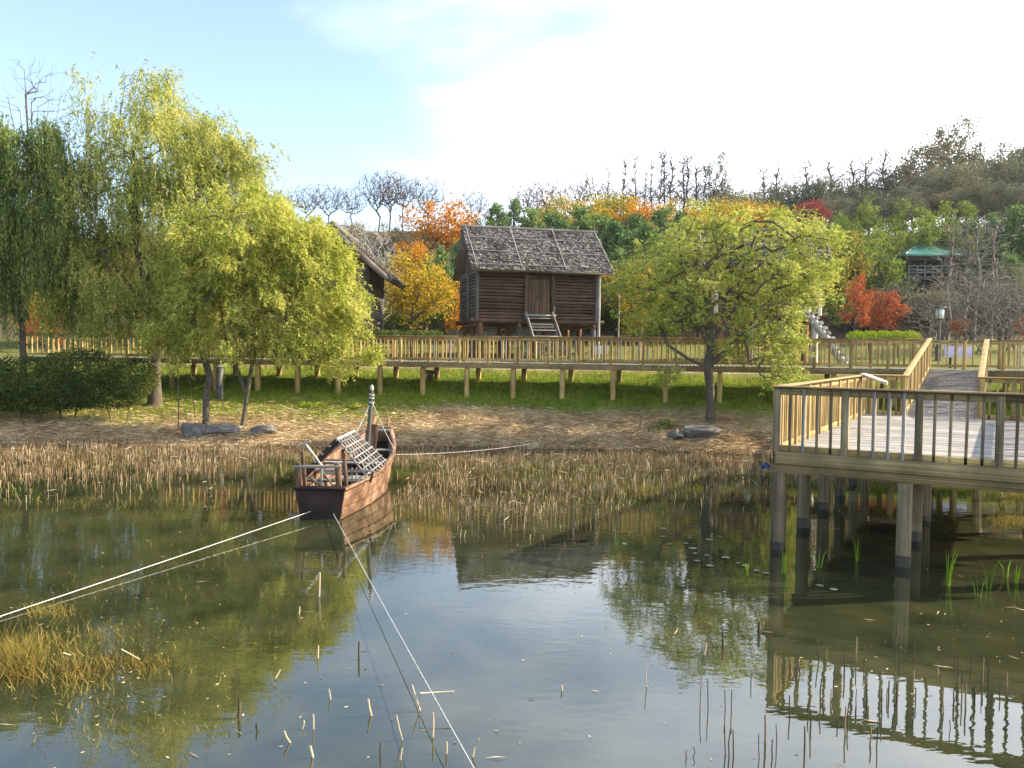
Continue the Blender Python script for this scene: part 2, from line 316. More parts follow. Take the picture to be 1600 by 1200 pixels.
def build_ground():
    xs = np.unique(np.concatenate([np.linspace(-400, -60, 40), np.arange(-60, -26, 1.5), np.arange(-26, 24, .35), np.arange(24, 90, 1.5), np.linspace(90, 440, 30)]))
    ys = np.unique(np.concatenate([np.linspace(-60, 8, 18), np.arange(8, 48, .35), np.arange(48, 140, 1.5), np.linspace(140, 400, 30)]))
    X, Y = np.meshgrid(xs, ys); Z = ground_z(X, Y)
    v = np.stack([X, Y, Z], -1).reshape(-1, 3); nx = len(xs); ny = len(ys)
    i = (np.arange(ny-1)[:, None]*nx+np.arange(nx-1)[None]).ravel()
    me = mesh_np('ground', v, np.stack([i, i+1, i+nx+1, i+nx], -1), 'ground'); smooth(me)
    x, y, z = v.T; s = np.interp(x, SX, SY); b = np.interp(x, WX, WY); t = (y-s)/np.maximum(b-s, .5)
    nz = .5+.25*wob(x*.6, y*.6)
    c = np.zeros((len(v), 4)); c[:, 3] = 1
    mud = np.array((.075, .062, .035)); straw = np.array((.35, .26, .15)); grass = np.array((.13, .18, .025)); lawn = np.array((.13, .135, .035)); path = np.array((.34, .27, .16)); forest = np.array((.085, .065, .035))
    g = sstep((t-grass_line(x)-.35*(nz-.5))/.28)[:, None]
    k = straw*(1-g)+grass*g
    k = np.where((t < 0)[:, None], mud, k)
    dy = y-b; gl = sstep((dy-2.2)/1.5)[:, None]; k = k*(1-gl)+lawn*gl
    pth = (sstep((dy-3.6)/.8)*(1-sstep((dy-6.2)/.8)))[:, None]; k = k*(1-pth*.8)+path*pth*.8
    fo = sstep((y-58)/12)[:, None]; k = k*(1-fo)+forest*fo
    c[:, :3] = k
    a = me.color_attributes.new('zone', 'FLOAT_COLOR', 'POINT'); a.data.foreach_set('color', c.ravel())
    tag(obj('ground', me), kind='structure')
    v = [(-400, -80, 0), (400, -80, 0), (400, 31, 0), (-400, 31, 0)]
    tag(obj('pond_water', mesh_np('pond_water', v, [(0, 1, 2, 3)], 'pond_water')), kind='structure')
build_ground()

# ------------------------------------------------------------------ leaves and trees
def unit(v): return v/(np.linalg.norm(v, axis=-1, keepdims=True)+1e-9)
def leaf_quads(pos, dr, L, Wd, rng):
    n = len(pos); dr = unit(dr); L = np.broadcast_to(L, n)[:, None]; Wd = np.broadcast_to(Wd, n)[:, None]
    s = unit(np.cross(dr, rng.normal(size=(n, 3))))
    m = pos+dr*L*.45
    v = np.stack([pos, m+s*Wd/2, pos+dr*L, m-s*Wd/2], 1).reshape(-1, 3)
    return v, np.arange(4*n).reshape(-1, 4)
def sample_blobs(blobs, n, rng, shell=.55):
    """blobs: (cx,cy,cz,rx,ry,rz[,weight])"""
    B = np.array([b[:6] for b in blobs], float); wt = np.array([b[6] if len(b) > 6 else b[3]*b[4]*b[5] for b in blobs]); wt = wt/wt.sum()
    i = rng.choice(len(B), n, p=wt); d = unit(rng.normal(size=(n, 3))); r = rng.uniform(0, 1, n)**(shell/1.65)
    return B[i, :3]+d*r[:, None]*B[i, 3:]
def grow(trunks, targets, rng, seg=.45, up=.7, curve=.35, asc=0):
    """branches from the trunk polylines out to every target; returns nodes, parents, number of tips above each node"""
    pos = []; par = []
    for tr in trunks:
        for k, p in enumerate(tr):
            pos.append(np.array(p, float)); par.append(-1 if k == 0 else len(pos)-2)
    top = pos[-1]; skip = set()
    o = np.argsort(np.linalg.norm(targets-np.mean([t[-1] for t in trunks], axis=0), axis=1)); tips = []
    # the lowest trunk nodes carry no branches
    low = np.array([0]*len(pos), bool); k = 0
    for tr in trunks:
        low[k:k+max(1, int(len(tr)*.45))] = True; k += len(tr)
    PA = np.zeros((len(pos)+len(targets)*14, 3)); PA[:len(pos)] = pos; n = len(pos); LOW = np.zeros(len(PA), bool); LOW[:n] = low
    PP = list(par); ND = np.zeros_like(PA); ND[:, 2] = 1
    for i_ in range(n):
        if PP[i_] >= 0: ND[i_] = unit(PA[i_]-PA[PP[i_]])
    for ti in o:
        t = targets[ti]; d = PA[:n]-t; ln_ = np.linalg.norm(d, axis=1); c = ln_*(1+.55*(1+(d*ND[:n]).sum(1)/(ln_+1e-6)))+up*np.clip(d[:, 2], 0, None)+LOW[:n]*50
        c = c+(asc*np.abs(-d[:, 2]-1.5*np.hypot(d[:, 0], d[:, 1])) if asc else 0); a = int(np.argmin(c)); p0 = PA[a]; L = np.linalg.norm(t-p0); m = int(np.clip(L/seg, 1, 12))
        pd = unit(p0-PA[PP[a]]) if PP[a] >= 0 else np.array((0, 0, 1.))
        p1 = p0+pd*L*curve+np.array((0, 0, L*.08)); last = a
        for j in range(1, m+1):
            s = j/m; q = (1-s)**2*p0+2*s*(1-s)*p1+s*s*t
            if j < m: q = q+rng.normal(size=3)*L*.025
            PA[n] = q; ND[n] = unit(q-PA[last]); PP.append(last); last = n; n += 1
        tips.append(last)
    cnt = np.zeros(n)
    for t in tips:
        while t >= 0: cnt[t] += 1; t = PP[t]
    return PA[:n], np.array(PP), cnt, np.array(tips)
def branch_mesh(name, nodes, par, cnt, rbase, rtip, mat, sides=5, flare=1.25):
    N_ = max(cnt.max(), 2); p = math.log(rbase/rtip)/math.log(N_); r = rtip*np.maximum(cnt, 1)**p
    e = np.where(par >= 0)[0]; a = nodes[par[e]]; b = nodes[e]; ra = np.minimum(r[par[e]], r[e]*1.5); rb = r[e]
    rt = par[par[e]] < 0; ra = np.where(rt, ra*flare, ra)
    t = unit(b-a); ref = np.where(np.abs(t[:, 2:3]) > .9, np.array([[1., 0, 0]]), np.array([[0, 0, 1.]])); x = unit(np.cross(ref, t)); y = np.cross(t, x)
    an = np.linspace(0, 2*np.pi, sides, endpoint=False); cs = np.cos(an)[None, :, None]; sn = np.sin(an)[None, :, None]
    va = a[:, None]+ra[:, None, None]*(cs*x[:, None]+sn*y[:, None]); b2 = b+t*rb[:, None]*.3
    vb = b2[:, None]+rb[:, None, None]*(cs*x[:, None]+sn*y[:, None])
    v = np.concatenate([va, vb], 1).reshape(-1, 3); i = (np.arange(len(e))*2*sides)[:, None]; s = np.arange(sides)[None]
    f = np.stack([i+s, i+(s+1) % sides, i+sides+(s+1) % sides, i+sides+s], -1).reshape(-1, 4)
    return smooth(mesh_np(name, v, f, mat))
def strands(anchors, center, n, per, rng, Lr, hl, droop, lean=(0, 0, 0), leaf=(.13, .03), spread=.15, rnd=.55):
    a = anchors[rng.integers(0, len(anchors), n)]+rng.normal(size=(n, 3))*spread
    h = a-center; h[:, 2] = 0; h = unit(unit(h)+rng.normal(size=(n, 3))*.7); h[:, 2] = rng.uniform(-.2, .5, n)
    L = rng.uniform(*Lr, n)[:, None, None]; t = np.linspace(0.02, 1, per)[None, :, None]
    ln = np.array(lean)[None, None]
    p = a[:, None]+h[:, None]*L*hl*(t-.4*t*t)+np.array((0, 0, -1.))*L*droop*(t**1.7)+ln*L*t
    tg = h[:, None]*hl*(1-.8*t)+np.array((0, 0, -1.))*droop*1.7*t**.7+ln
    p = p.reshape(-1, 3)+rng.normal(size=(n*per, 3))*.02; tg = unit(np.broadcast_to(tg, (n, per, 3)).reshape(-1, 3))
    d = tg*.9+rng.normal(size=tg.shape)*rnd
    return leaf_quads(p, d, rng.uniform(.7, 1.3, len(p))*leaf[0], rng.uniform(.7, 1.3, len(p))*leaf[1], rng)
def blob(px, py, d, rx, ry, rd, wt=None):
    """crown lobe given by its place and radii in photo pixels and its depth radius in metres"""
    c = P(px, py, d); s = d/FPX
    b = (c[0], c[1], c[2], rx*s, rd, ry*s)
    return b+((wt,) if wt else ())
def near_tree(name, label, base, trunks, blobs, ntarget, rbase, leafm, barkm, leaves, seed, group=None, rtip=.006, cat='tree', up=.7, curve=.35):
    rng = np.random.default_rng(seed); base = np.array(base, float)
    tg = sample_blobs(blobs, ntarget, rng)
    nodes, par, cnt, tips = grow([np.array(t, float) for t in trunks], tg, rng, up=up, curve=curve)
    o = root(name, base, label, cat, group)
    M = Matrix.Translation(Vector(base))
    obj('trunk', branch_mesh('trunk', nodes-base, par, cnt, rbase, rtip, barkm, 7), o, M)
    outer = nodes[cnt <= 3]
    if leaves:
        me = mesh_np('crown', *leaves(outer-base, tg-base, rng), leafm); obj('crown', me, o, M)
    return o
def polyl(pts): return [np.array(p) for p in pts]
def trunkline(b, pts, d):
    out = [np.array(b, float)]
    for q in pts: out.append(P(q[0], q[1], q[2] if len(q) > 2 else d))
    # subdivide
    res = []
    for i in range(len(out)-1):
        for k in range(3): res.append(out[i]+(out[i+1]-out[i])*k/3)
    res.append(out[-1]); return res
def on_ground(px, d):
    x = (px-800)/FPX*d; return np.array((x, d, gz(x, d)-.05))

# --- tall yellow-green willow
def big_willow():
    d = 34.0; b = on_ground(241, d)
    tr = trunkline(b, [(241, 530), (238, 470), (215, 380), (205, 300)], d)
    tr2 = trunkline(P(240, 500, d), [(270, 420), (290, 340), (300, 260)], d)
    tr3 = trunkline(P(240, 490, d), [(180, 420), (150, 330, d+1), (150, 230, d+1)], d)
    bl = [blob(240, 170, d, 62, 55, 1.8), blob(255, 250, d, 120, 80, 2.6), blob(180, 320, d, 90, 95, 2.6), blob(320, 240, d, 65, 55, 2.2), blob(310, 320, d, 110, 90, 2.8), blob(150, 205, d, 24, 75, 1.2), blob(145, 130, d, 14, 22, .7), blob(235, 420, d, 130, 75, 2.6),
          blob(385, 290, d-.5, 40, 60, 1.5), blob(405, 330, d-.5, 45, 55, 1.6), blob(130, 400, d, 40, 70, 1.8), blob(170, 450, d-.5, 60, 55, 1.6), blob(110, 470, d-.3, 45, 40, 1.2), blob(210, 490, d-.4, 70, 35, 1.4), blob(300, 460, d, 70, 50, 1.6), blob(400, 240, d-.3, 30, 40, 1.0), blob(430, 300, d-.4, 22, 40, .8), blob(220, 460, d-1, 80, 60, 1.5), blob(160, 500, d-1, 50, 30, 1.0)]
    c = P(235, 300, d)-b
    def lv(outer, tg, rng):
        return join([strands(outer, c, 4300, 22, rng, (.6, 1.8), .45, .85, (.12, 0, 0), (.15, .038), .18, .38), strands(tg, c, 5600, 14, rng, (.3, 1.0), .7, .45, (.08, 0, 0), (.14, .038), .35, .5)])
    near_tree('willow_tree', 'tall yellow-green weeping willow, the largest tree, behind the dark rounded hedge', b, [tr, tr2, tr3], bl, 520, .26, 'willow_leaf', 'bark', lv, 11)
big_willow()
# --- low spreading willow on the bank with several stems
def bank_willow():
    d = 30.4; b = on_ground(380, d)
    def st(px, d0, pts): return trunkline(on_ground(px, d0), pts, d0)
    tr = [st(378, d, [(390, 590), (400, 540), (410, 450)]), trunkline(P(384, 615, d), [(372, 580), (352, 530), (340, 450)], d),
          st(306, d-.3, [(300, 610), (290, 575), (285, 520), (260, 440)]), st(321, d, [(322, 615), (328, 590), (318, 555), (300, 500), (310, 430)]), st(278, d-.5, [(279, 600), (277, 560), (260, 520)])]
    bl = [blob(455, 430, d, 82, 85, 2.2), blob(390, 390, d, 110, 75, 2.5), blob(320, 400, d+.5, 60, 70, 2.0), blob(485, 500, d-.3, 62, 60, 1.6), blob(545, 545, d-.5, 38, 25, .9), blob(420, 490, d-.6, 80, 60, 1.7), blob(330, 470, d, 55, 50, 1.7), blob(262, 520, d, 40, 24, 1.0, 1),
          blob(410, 545, d-1, 60, 35, 1.1), blob(395, 320, d+.4, 55, 30, 1.4), blob(508, 420, d-.3, 34, 42, 1.1), blob(290, 570, d-.6, 22, 25, .6), blob(360, 545, d-.4, 45, 18, .8), blob(475, 362, d, 36, 26, 1.1), blob(520, 395, d-.2, 30, 35, 1), blob(540, 455, d-.3, 26, 40, .9), blob(470, 550, d-1, 45, 25, .9), blob(560, 560, d-.8, 22, 18, .6), blob(330, 525, d-.5, 60, 22, 1), blob(440, 350, d, 50, 30, 1.3), blob(530, 500, d-.5, 32, 40, 1), blob(520, 565, d-1, 40, 18, .8)]
    c = P(380, 480, d)-b
    def lv(outer, tg, rng):
        return join([strands(outer, c, 6600, 14, rng, (.3, 1.0), .85, .38, (.06, 0, -.03), (.13, .037), .15, .5), strands(tg, c, 5400, 12, rng, (.25, .8), .85, .28, (.05, 0, 0), (.13, .037), .24, .55)])
    near_tree('willow_tree', 'low bright lime willow with several thin stems behind the grey rocks', b, tr, bl, 480, .13, 'bush_willow_leaf', 'bark', lv, 12)
bank_willow()
# --- right willow in front of the boardwalk
def right_willow():
    d = 30.0; b = on_ground(1112, d)
    tr = [trunkline(b, [(1110, 600), (1106, 575), (1112, 540), (1108, 480), (1100, 420)], d), trunkline(P(1106, 575, d), [(1075, 560), (1045, 540), (1030, 510), (1005, 470)], d),
          trunkline(P(1108, 570, d), [(1140, 545), (1170, 510), (1200, 470), (1240, 420)], d), trunkline(P(1110, 545, d), [(1085, 490), (1070, 430), (1060, 380)], d), trunkline(P(1111, 535, d), [(1150, 480), (1160, 420), (1180, 370)], d+.5)]
    bl = [blob(1100, 385, d, 65, 60, 2.0), blob(1180, 370, d, 80, 45, 2.2), blob(1255, 400, d, 50, 55, 1.7), blob(1045, 420, d, 55, 55, 1.7), blob(1200, 440, d, 95, 50, 2.2), blob(1110, 460, d, 90, 45, 2.1, 4), blob(1270, 445, d, 34, 40, 1.2), blob(1000, 455, d, 35, 48, 1.2, 2), blob(1030, 500, d, 45, 30, 1.1, 2),
          blob(1200, 510, d-.5, 60, 40, 1.4, 3), blob(1225, 545, d-.8, 28, 28, .8, .8), blob(1195, 568, d-1, 28, 14, .6, .5), blob(1130, 345, d, 60, 25, 1.4), blob(1215, 345, d, 50, 22, 1.3), blob(1050, 590, d-.5, 25, 12, .5, .5), blob(1150, 535, d-.4, 40, 25, .9, 1.5), blob(1215, 590, d-1.2, 40, 14, .7, 1)]
    c = P(1130, 450, d)-b
    def lv(outer, tg, rng):
        return join([strands(outer, c, 3000, 13, rng, (.25, .8), .95, .15, (.03, 0, .05), (.125, .036), .15, .6), strands(tg, c, 2000, 12, rng, (.25, .7), .95, .12, (0, 0, .05), (.125, .036), .22, .6)])
    near_tree('willow_tree', 'broad yellow-green willow with a forked trunk right of the thatched storehouse', b, tr, bl, 620, .17, 'right_willow_leaf', 'bark', lv, 13, rtip=.008)
right_willow()
# --- dark willow at the left edge
def edge_willow():
    d = 33.0; b = on_ground(36, d)
    tr = [trunkline(b, [(36, 540), (34, 470), (45, 390), (60, 300)], d), trunkline(P(35, 500, d), [(10, 430), (-10, 330), (0, 240)], d)]
    bl = [blob(30, 230, d, 65, 60, 1.8), blob(85, 260, d, 45, 75, 1.5), blob(20, 330, d, 75, 80, 2.0), blob(90, 350, d, 40, 75, 1.5), blob(-40, 300, d, 70, 120, 2), blob(0, 400, d-.5, 30, 80, 1.2), blob(75, 430, d, 35, 40, 1.2)]
    c = P(40, 330, d)-b
    def lv(outer, tg, rng):
        return strands(outer, c, 4200, 26, rng, (1.0, 3.0), .25, 1.0, (.04, 0, 0), (.16, .036), .2, .3)
    near_tree('willow_tree', 'dark green weeping willow at the left edge with long hanging shoots', b, tr, bl, 260, .24, 'dark_willow_leaf', 'bark', lv, 14)
edge_willow()
# --- bare tree rising behind the edge willow
def edge_bare():
    d = 40; b = on_ground(60, d); rng = np.random.default_rng(16)
    tr = [trunkline(b, [(60, 480), (56, 380), (52, 300)], d)]
    bl = []
    for x0, y0, x1, y1 in ((52, 300, 5, 120), (52, 310, 22, 95), (53, 320, 38, 110), (54, 300, 62, 90), (55, 310, 82, 105), (55, 320, 100, 120), (56, 330, 122, 150), (52, 330, -20, 140), (54, 300, 48, 130)):
        xm = x0+(x1-x0)*.55; tr.append(trunkline(P(x0, y0, d), [(xm, y0+(y1-y0)*.45, d+rng.uniform(-.6, .6)), (x1, y1, d+rng.uniform(-1, 1))], d))
        for f in (.45, .6, .75, .9): bl.append(blob(xm+(x1-xm)*f+rng.uniform(-6, 6), y0+(y1-y0)*(.45+.55*f)-6, d, 11, 20, .5))
    near_tree('bare_tree', 'leafless twigs of a bare tree rising above the dark willow at the left edge', b, tr, bl, 260, .045, None, 'bark_far', None, 15, rtip=.0035, up=3.0, curve=.15)
edge_bare()

# --- dark rounded hedge on the left bank
def clump(name, label, cat, blobs, n, leaf, mat, seed, group=None, core=None, stems=6):
    rng = np.random.default_rng(seed)
    cx = np.mean([b[0] for b in blobs]); cyy = np.mean([b[1] for b in blobs]); base = np.array((cx, cyy, gz(cx, cyy)))
    o = root(name, base, label, cat, group); M = Matrix.Translation(Vector(base))
    p = sample_blobs(blobs, n, rng, .3); keep = p[:, 2] > ground_z(p[:, 0], p[:, 1])
    p = p[keep]; d = rng.normal(size=p.shape)+np.array((0, 0, .5))
    obj('foliage', mesh_np('foliage', *leaf_quads(p-base, d, rng.uniform(.7, 1.4, len(p))*leaf[0], rng.uniform(.7, 1.3, len(p))*leaf[1], rng), mat), o, M)
    tg = sample_blobs(blobs, max(20, n//250), rng, 1)
    tg = tg[tg[:, 2] > base[2]+.1]
    st = [[(b[0]+rng.uniform(-.4, .4)*b[3], b[1], gz(b[0], b[1])-.05), (b[0], b[1], max(gz(b[0], b[1])+.15, b[2]-b[5]*.4))] for b in blobs]
    nodes, par, cnt, _ = grow([np.array([np.array(s[0])+(np.array(s[1])-np.array(s[0]))*k/2 for k in range(3)]) for s in st], tg, rng, .3)
    tag(obj('stems', branch_mesh('stems', nodes-base, par, cnt, .05, .006, 'bark', 4), o, M), kind='stuff')
    return o
dH = 31.5
clump('hedge', 'large dark green rounded hedge on the left bank', 'hedge',
      [blob(40, 594, dH, 85, 38, 1.2), blob(125, 586, dH, 70, 42, 1.2), blob(202, 592, dH-.2, 46, 34, 1.0), blob(-50, 595, dH, 80, 40, 1.2), blob(90, 612, dH-.4, 110, 24, 1.1), blob(60, 626, dH-.5, 100, 20, .9), blob(165, 622, dH-.5, 62, 18, .9), blob(-40, 625, dH-.4, 80, 22, .9)], 52000, (.085, .05), 'hedge_leaf', 21)

def low_blob(px, d, rx, h): x = (px-800)/FPX*d; return (x, d, gz(x, d)+h*.45, rx, rx*.8, h*.6)
clump('bank_weed', 'leafy green weed growing on the bank left of the right willow trunk', 'plant', [low_blob(1040, 29.6, .35, .35), low_blob(1025, 29.3, .3, .2)], 380, (.10, .04), 'hedge_leaf', 24)
clump('bank_weed', 'low leafy weed at the foot of a boardwalk post above the boat', 'plant', [low_blob(478, 33.3, .35, .22), low_blob(500, 33.2, .3, .18)], 420, (.09, .045), 'grass_blade', 25)
clump('bank_weed', 'tuft of leafy weed on the bank left of the boat mast', 'plant', [low_blob(556, 33.0, .3, .2)], 260, (.09, .045), 'grass_blade', 26)
# --- distant tree kinds, built once each and copied
def tree_kind(kind, seed):
    """unit tree about 1 m tall x 1 m; returns branch mesh and crown mesh"""
    rng = np.random.default_rng(seed); z3 = lambda x: [np.array((0.005*rng.normal()*k, .005*rng.normal()*k, x*k/4)) for k in range(5)]
    if kind == 'round':
        lob = [(0, 0, .62, .34, .34, .36)]+[(math.cos(a)*.24, math.sin(a)*.24, .5+rng.uniform(-.08, .3), .22, .22, .2) for a in rng.uniform(0, 6.28, 7)]
        tg = sample_blobs(lob, 130, rng); nodes, par, cnt, tips = grow([z3(.4)], tg, rng, .06)
        n = 5200; i = rng.integers(0, len(tg), n); p = tg[i]+rng.normal(size=(n, 3))*.042
        cr = leaf_quads(p, rng.normal(size=(n, 3))+(0, 0, -.2), rng.uniform(.018, .036, n), rng.uniform(.014, .026, n), rng); rb = .022
    elif kind == 'loose':
        lob = [(math.cos(a)*.2*r, math.sin(a)*.2*r, z, .16, .16, .12) for a, r, z in zip(rng.uniform(0, 6.28, 13), rng.uniform(.3, 1.3, 13), np.linspace(.38, .9, 13))]
        tg = sample_blobs(lob, 110, rng); nodes, par, cnt, tips = grow([z3(.6)], tg, rng, .06)
        n = 3600; i = rng.integers(0, len(tg), n); p = tg[i]+rng.normal(size=(n, 3))*.028
        cr = leaf_quads(p, rng.normal(size=(n, 3)), rng.uniform(.016, .032, n), rng.uniform(.012, .024, n), rng); rb = .02
    elif kind == 'pine':
        tg = []
        for z in np.linspace(.2, .97, 15):
            r = .34*(1-z)**.75+.03; m = int(4+8*(1-z))
            for a in rng.uniform(0, 6.28, m): tg.append((math.cos(a)*r*rng.uniform(.6, 1.1), math.sin(a)*r*rng.uniform(.6, 1.1), z+rng.uniform(-.03, .03)))
        tg = np.array(tg); nodes, par, cnt, tips = grow([[np.array((0, 0, k/12.)) for k in range(13)]], tg, rng, .06)
        n = 5200; i = rng.integers(0, len(tg), n); f = rng.uniform(.25, 1, n)[:, None]**.6; p = tg[i]*np.concatenate([f, f, np.ones_like(f)], 1)+rng.normal(size=(n, 3))*.022
        d = tg[i]*(1, 1, 0)*2+rng.normal(size=(n, 3))*.5+(0, 0, .3)
        cr = leaf_quads(p, d, rng.uniform(.03, .06, n), rng.uniform(.009, .018, n), rng); rb = .02
    elif kind == 'bamboo':
        tr = [[np.array((rng.uniform(-.12, .12), rng.uniform(-.12, .12), 0))+np.array((0, 0, k*.2)) for k in range(4)] for _ in range(5)]
        lob = [(rng.uniform(-.22, .22), rng.uniform(-.22, .22), z, .12, .12, .10) for z in np.linspace(.25, .92, 16)]
        tg = sample_blobs(lob, 90, rng); nodes, par, cnt, tips = grow(tr, tg, rng, .08)
        n = 4200; i = rng.integers(0, len(tg), n); p = tg[i]+rng.normal(size=(n, 3))*(.035, .035, .03)
        cr = leaf_quads(p, rng.normal(size=(n, 3))*.6+(0, 0, -.7), rng.uniform(.025, .05, n), rng.uniform(.010, .018, n), rng); rb = .010
    elif kind == 'fan':
        tg = sample_blobs([(0, 0, .72, .36, .36, .26), (0, 0, .58, .22, .22, .2)], 520, rng, .5); nodes, par, cnt, tips = grow([z3(.36)], tg, rng, .07, 1.5, .2, asc=.35)
        n = 420; i = rng.integers(0, len(tg), n); p = tg[i]+rng.normal(size=(n, 3))*.02
        cr = leaf_quads(p, rng.normal(size=(n, 3)), rng.uniform(.012, .025, n), rng.uniform(.010, .018, n), rng); rb = .013
    elif kind == 'spire':
        tg = np.array([(rng.normal()*.055*(1.35-z), rng.normal()*.055*(1.35-z), z) for z in rng.uniform(.42, 1.0, 150)])*np.array((1.7, 1.7, 1))
        nodes, par, cnt, tips = grow([[np.array((.01*math.sin(k), .01*math.cos(k*1.7), k/10.)) for k in range(10)]], tg, rng, .05, 2.0, .1, asc=1.2); cr = None; rb = .0080
    elif kind == 'shrub':
        tr = [[np.array((rng.uniform(-.05, .05), rng.uniform(-.05, .05), 0)), np.array((rng.uniform(-.1, .1), rng.uniform(-.1, .1), .12)), np.array((rng.uniform(-.18, .18), rng.uniform(-.18, .18), .26))] for _ in range(6)]
        tg = sample_blobs([(0, 0, .6, .42, .42, .4)], 620, rng, .6); nodes, par, cnt, tips = grow(tr, tg, rng, .08, 2.4, .25); cr = None; rb = .010
    tip = {'fan': .0016, 'spire': .0020, 'shrub': .0012}.get(kind, .0014)
    return nodes, par, cnt, rb, tip, cr
KIND = {}
def far_tree(name, label, kind, leaf, px, ytop, d, group=None, var=0, bark='bark_far', wide=1.0, seed=0, sink=0.0, cat='tree'):
    key = (kind, var, leaf, bark)
    if (kind, var) not in KIND: KIND[(kind, var)] = tree_kind(kind, 100+var*7+sum(map(ord, kind)))
    if key not in KIND:
        nodes, par, cnt, rb, tip, cr = KIND[(kind, var)]
        KIND[key] = (branch_mesh('trunk', nodes, par, cnt, rb, tip, bark, 4), mesh_np('crown', *cr, leaf) if (cr and leaf) else None)
    bm, cm = KIND[key]
    x = (px-800)/FPX*d; b = np.array((x, d, gz(x, d)-.1)); h = max(1.0, P(px, ytop, d)[2]-b[2])
    rng = np.random.default_rng(int(px*7+ytop*3+d))
    o = bpy.data.objects.new(name, None)
    o.matrix_basis = Matrix.Translation(Vector(b)) @ Matrix.Rotation(rng.uniform(0, 6.28), 4, 'Z') @ Matrix.Diagonal((h*wide, h*wide, h, 1)); link(o); tag(o, label, cat, group)
    t = bpy.data.objects.new('trunk', bm); col.objects.link(t); t.parent = o
    if cm: c = bpy.data.objects.new('crown', cm); col.objects.link(c); c.parent = o
    return o
def row(name, phrase, kind, leaf, items, group, **kw):
    items = sorted(items)
    for i, it in enumerate(items):
        px, yt, d = it[:3]; wide = it[3] if len(it) > 3 else kw.get('w', 1.0)
        lab = (phrase % ordinal(i)) if len(items) <= 20 else phrase
        far_tree(name, lab, kind, leaf, px, yt, d, group, var=i % kw.get('nv', 2), bark=kw.get('bark', 'bark_far'), wide=wide)
row('bare_tree', '%s from the left of the leafless fan-shaped trees along the left ridge', 'fan', 'twig_leaf',
    [(440, 296, 106, 1.1), (478, 285, 108, 1.1), (512, 284, 107, 1.1), (548, 290, 109, 1.1), (590, 263, 108), (607, 262, 106), (628, 268, 109), (666, 271, 108, 1.0), (736, 291, 107, 1.0), (765, 312, 106, 1.1)], 'bare trees on the left ridge', bark='bark_purple', nv=3)
row('bare_tree', '%s from the left of the leafless bushy trees on the ridge above the storehouse roof', 'fan', 'twig_leaf',
    [(815, 275, 105, .9), (840, 280, 108, .9), (858, 270, 106, .9), (890, 280, 107, .8), (925, 270, 108, .8), (905, 248, 110, .6)], 'bare trees above the storehouse', bark='bark_purple', nv=3)
row('thin_bare_tree', '%s from the left of the tall thin bare trunks on the central skyline', 'spire', None,
    [(945, 255, 108), (970, 236, 109, 1.2), (987, 236, 108, 1), (1003, 262, 110), (1012, 238, 107, .8), (1027, 234, 108, 1), (1032, 230, 110, 1), (1043, 240, 107, 1.5), (1062, 242, 109, 1.5), (1068, 240, 106, 1.4), (1082, 248, 109, 1.5), (1095, 255, 107, 1.3)], 'tall thin bare trunks', bark='bark_far', nv=3)
row('bare_tree', '%s from the left of the dense leafless trees below the tall thin trunks', 'fan', 'twig_leaf', [(945, 285, 112, .8), (975, 280, 113, .8), (1005, 284, 112, .8), (1038, 278, 114, .8), (1072, 282, 113, .8), (1100, 276, 112, .8), (1130, 282, 114, .8), (1160, 286, 115, .8)], 'leafless trees below the tall trunks', bark='bark_purple', nv=3)
row('bare_tree', '%s from the left of the twiggy leafless trees on the right skyline', 'fan', 'twig_leaf', [(1195, 270, 127, .7), (1225, 262, 128, .7), (1255, 265, 127, .7), (1285, 258, 128, .7), (1318, 256, 127, .7), (1350, 252, 128, .7), (1382, 245, 127, .7)], 'leafless trees on the right skyline', bark='bark_purple', nv=3)
row('thin_bare_tree', '%s from the left of the wispy bare treetops on the skyline above the right willow', 'spire', None,
    [(1187, 255, 124, 1.3), (1207, 252, 122, 1.3), (1252, 248, 124, 1.6), (1288, 250, 123, 1.6), (1322, 245, 125, 1.6), (1345, 240, 123, 1.6), (1372, 226, 124, 1.4)], 'wispy bare treetops', nv=3)
far_tree('pine_tree', 'sparse dark conifer on the skyline right of the tall thin bare trunks', 'loose', 'far_hazy_leaf', 1112, 240, 108, None, 0, wide=.55)
row('hill_tree', '%s from the left of the hazy brown-green trees on the right hilltop', 'round', 'far_hazy_leaf',
    [(1135, 288, 112), (1165, 296, 115), (1195, 290, 118), (1225, 284, 120), (1258, 280, 122), (1292, 276, 120), (1326, 284, 122), (1360, 276, 121), (1392, 262, 122), (1418, 250, 124), (1450, 215, 128, .9), (1548, 222, 128), (1585, 222, 124), (1620, 220, 126), (1655, 222, 124)], 'trees on the right hilltop', nv=3, w=.95)
row('hill_tree', '%s from the left of the mixed trees filling the upper right slope', 'round', 'far_hazy_leaf', [(1290, 300, 106), (1350, 296, 107), (1400, 290, 106), (1440, 262, 114), (1470, 255, 114), (1510, 245, 116), (1545, 250, 114), (1580, 245, 113), (1615, 248, 112), (1650, 245, 112), (1500, 275, 106), (1540, 280, 104), (1580, 282, 103), (1625, 280, 102)], 'mixed trees on the upper right slope', nv=3, w=1.0)
far_tree('hill_tree', 'tallest dark tree on the right hilltop with a ragged crown', 'loose', 'far_hazy_leaf', 1487, 188, 122, None, 1, wide=.75)
far_tree('hill_tree', 'orange-brown tree left of the tallest tree on the right hilltop', 'loose', 'brown_leaf', 1430, 236, 119, None, 0, wide=.8)
row('hill_tree', '%s from the left of the brown trees below the right hilltop', 'round', 'brown_leaf',
    [(1120, 300, 104, .9), (1330, 325, 108), (1475, 300, 108), (1440, 290, 110), (1520, 292, 108), (1560, 300, 106), (1600, 290, 108), (1395, 305, 110), (1640, 290, 106)], 'brown trees below the right hilltop', nv=3)
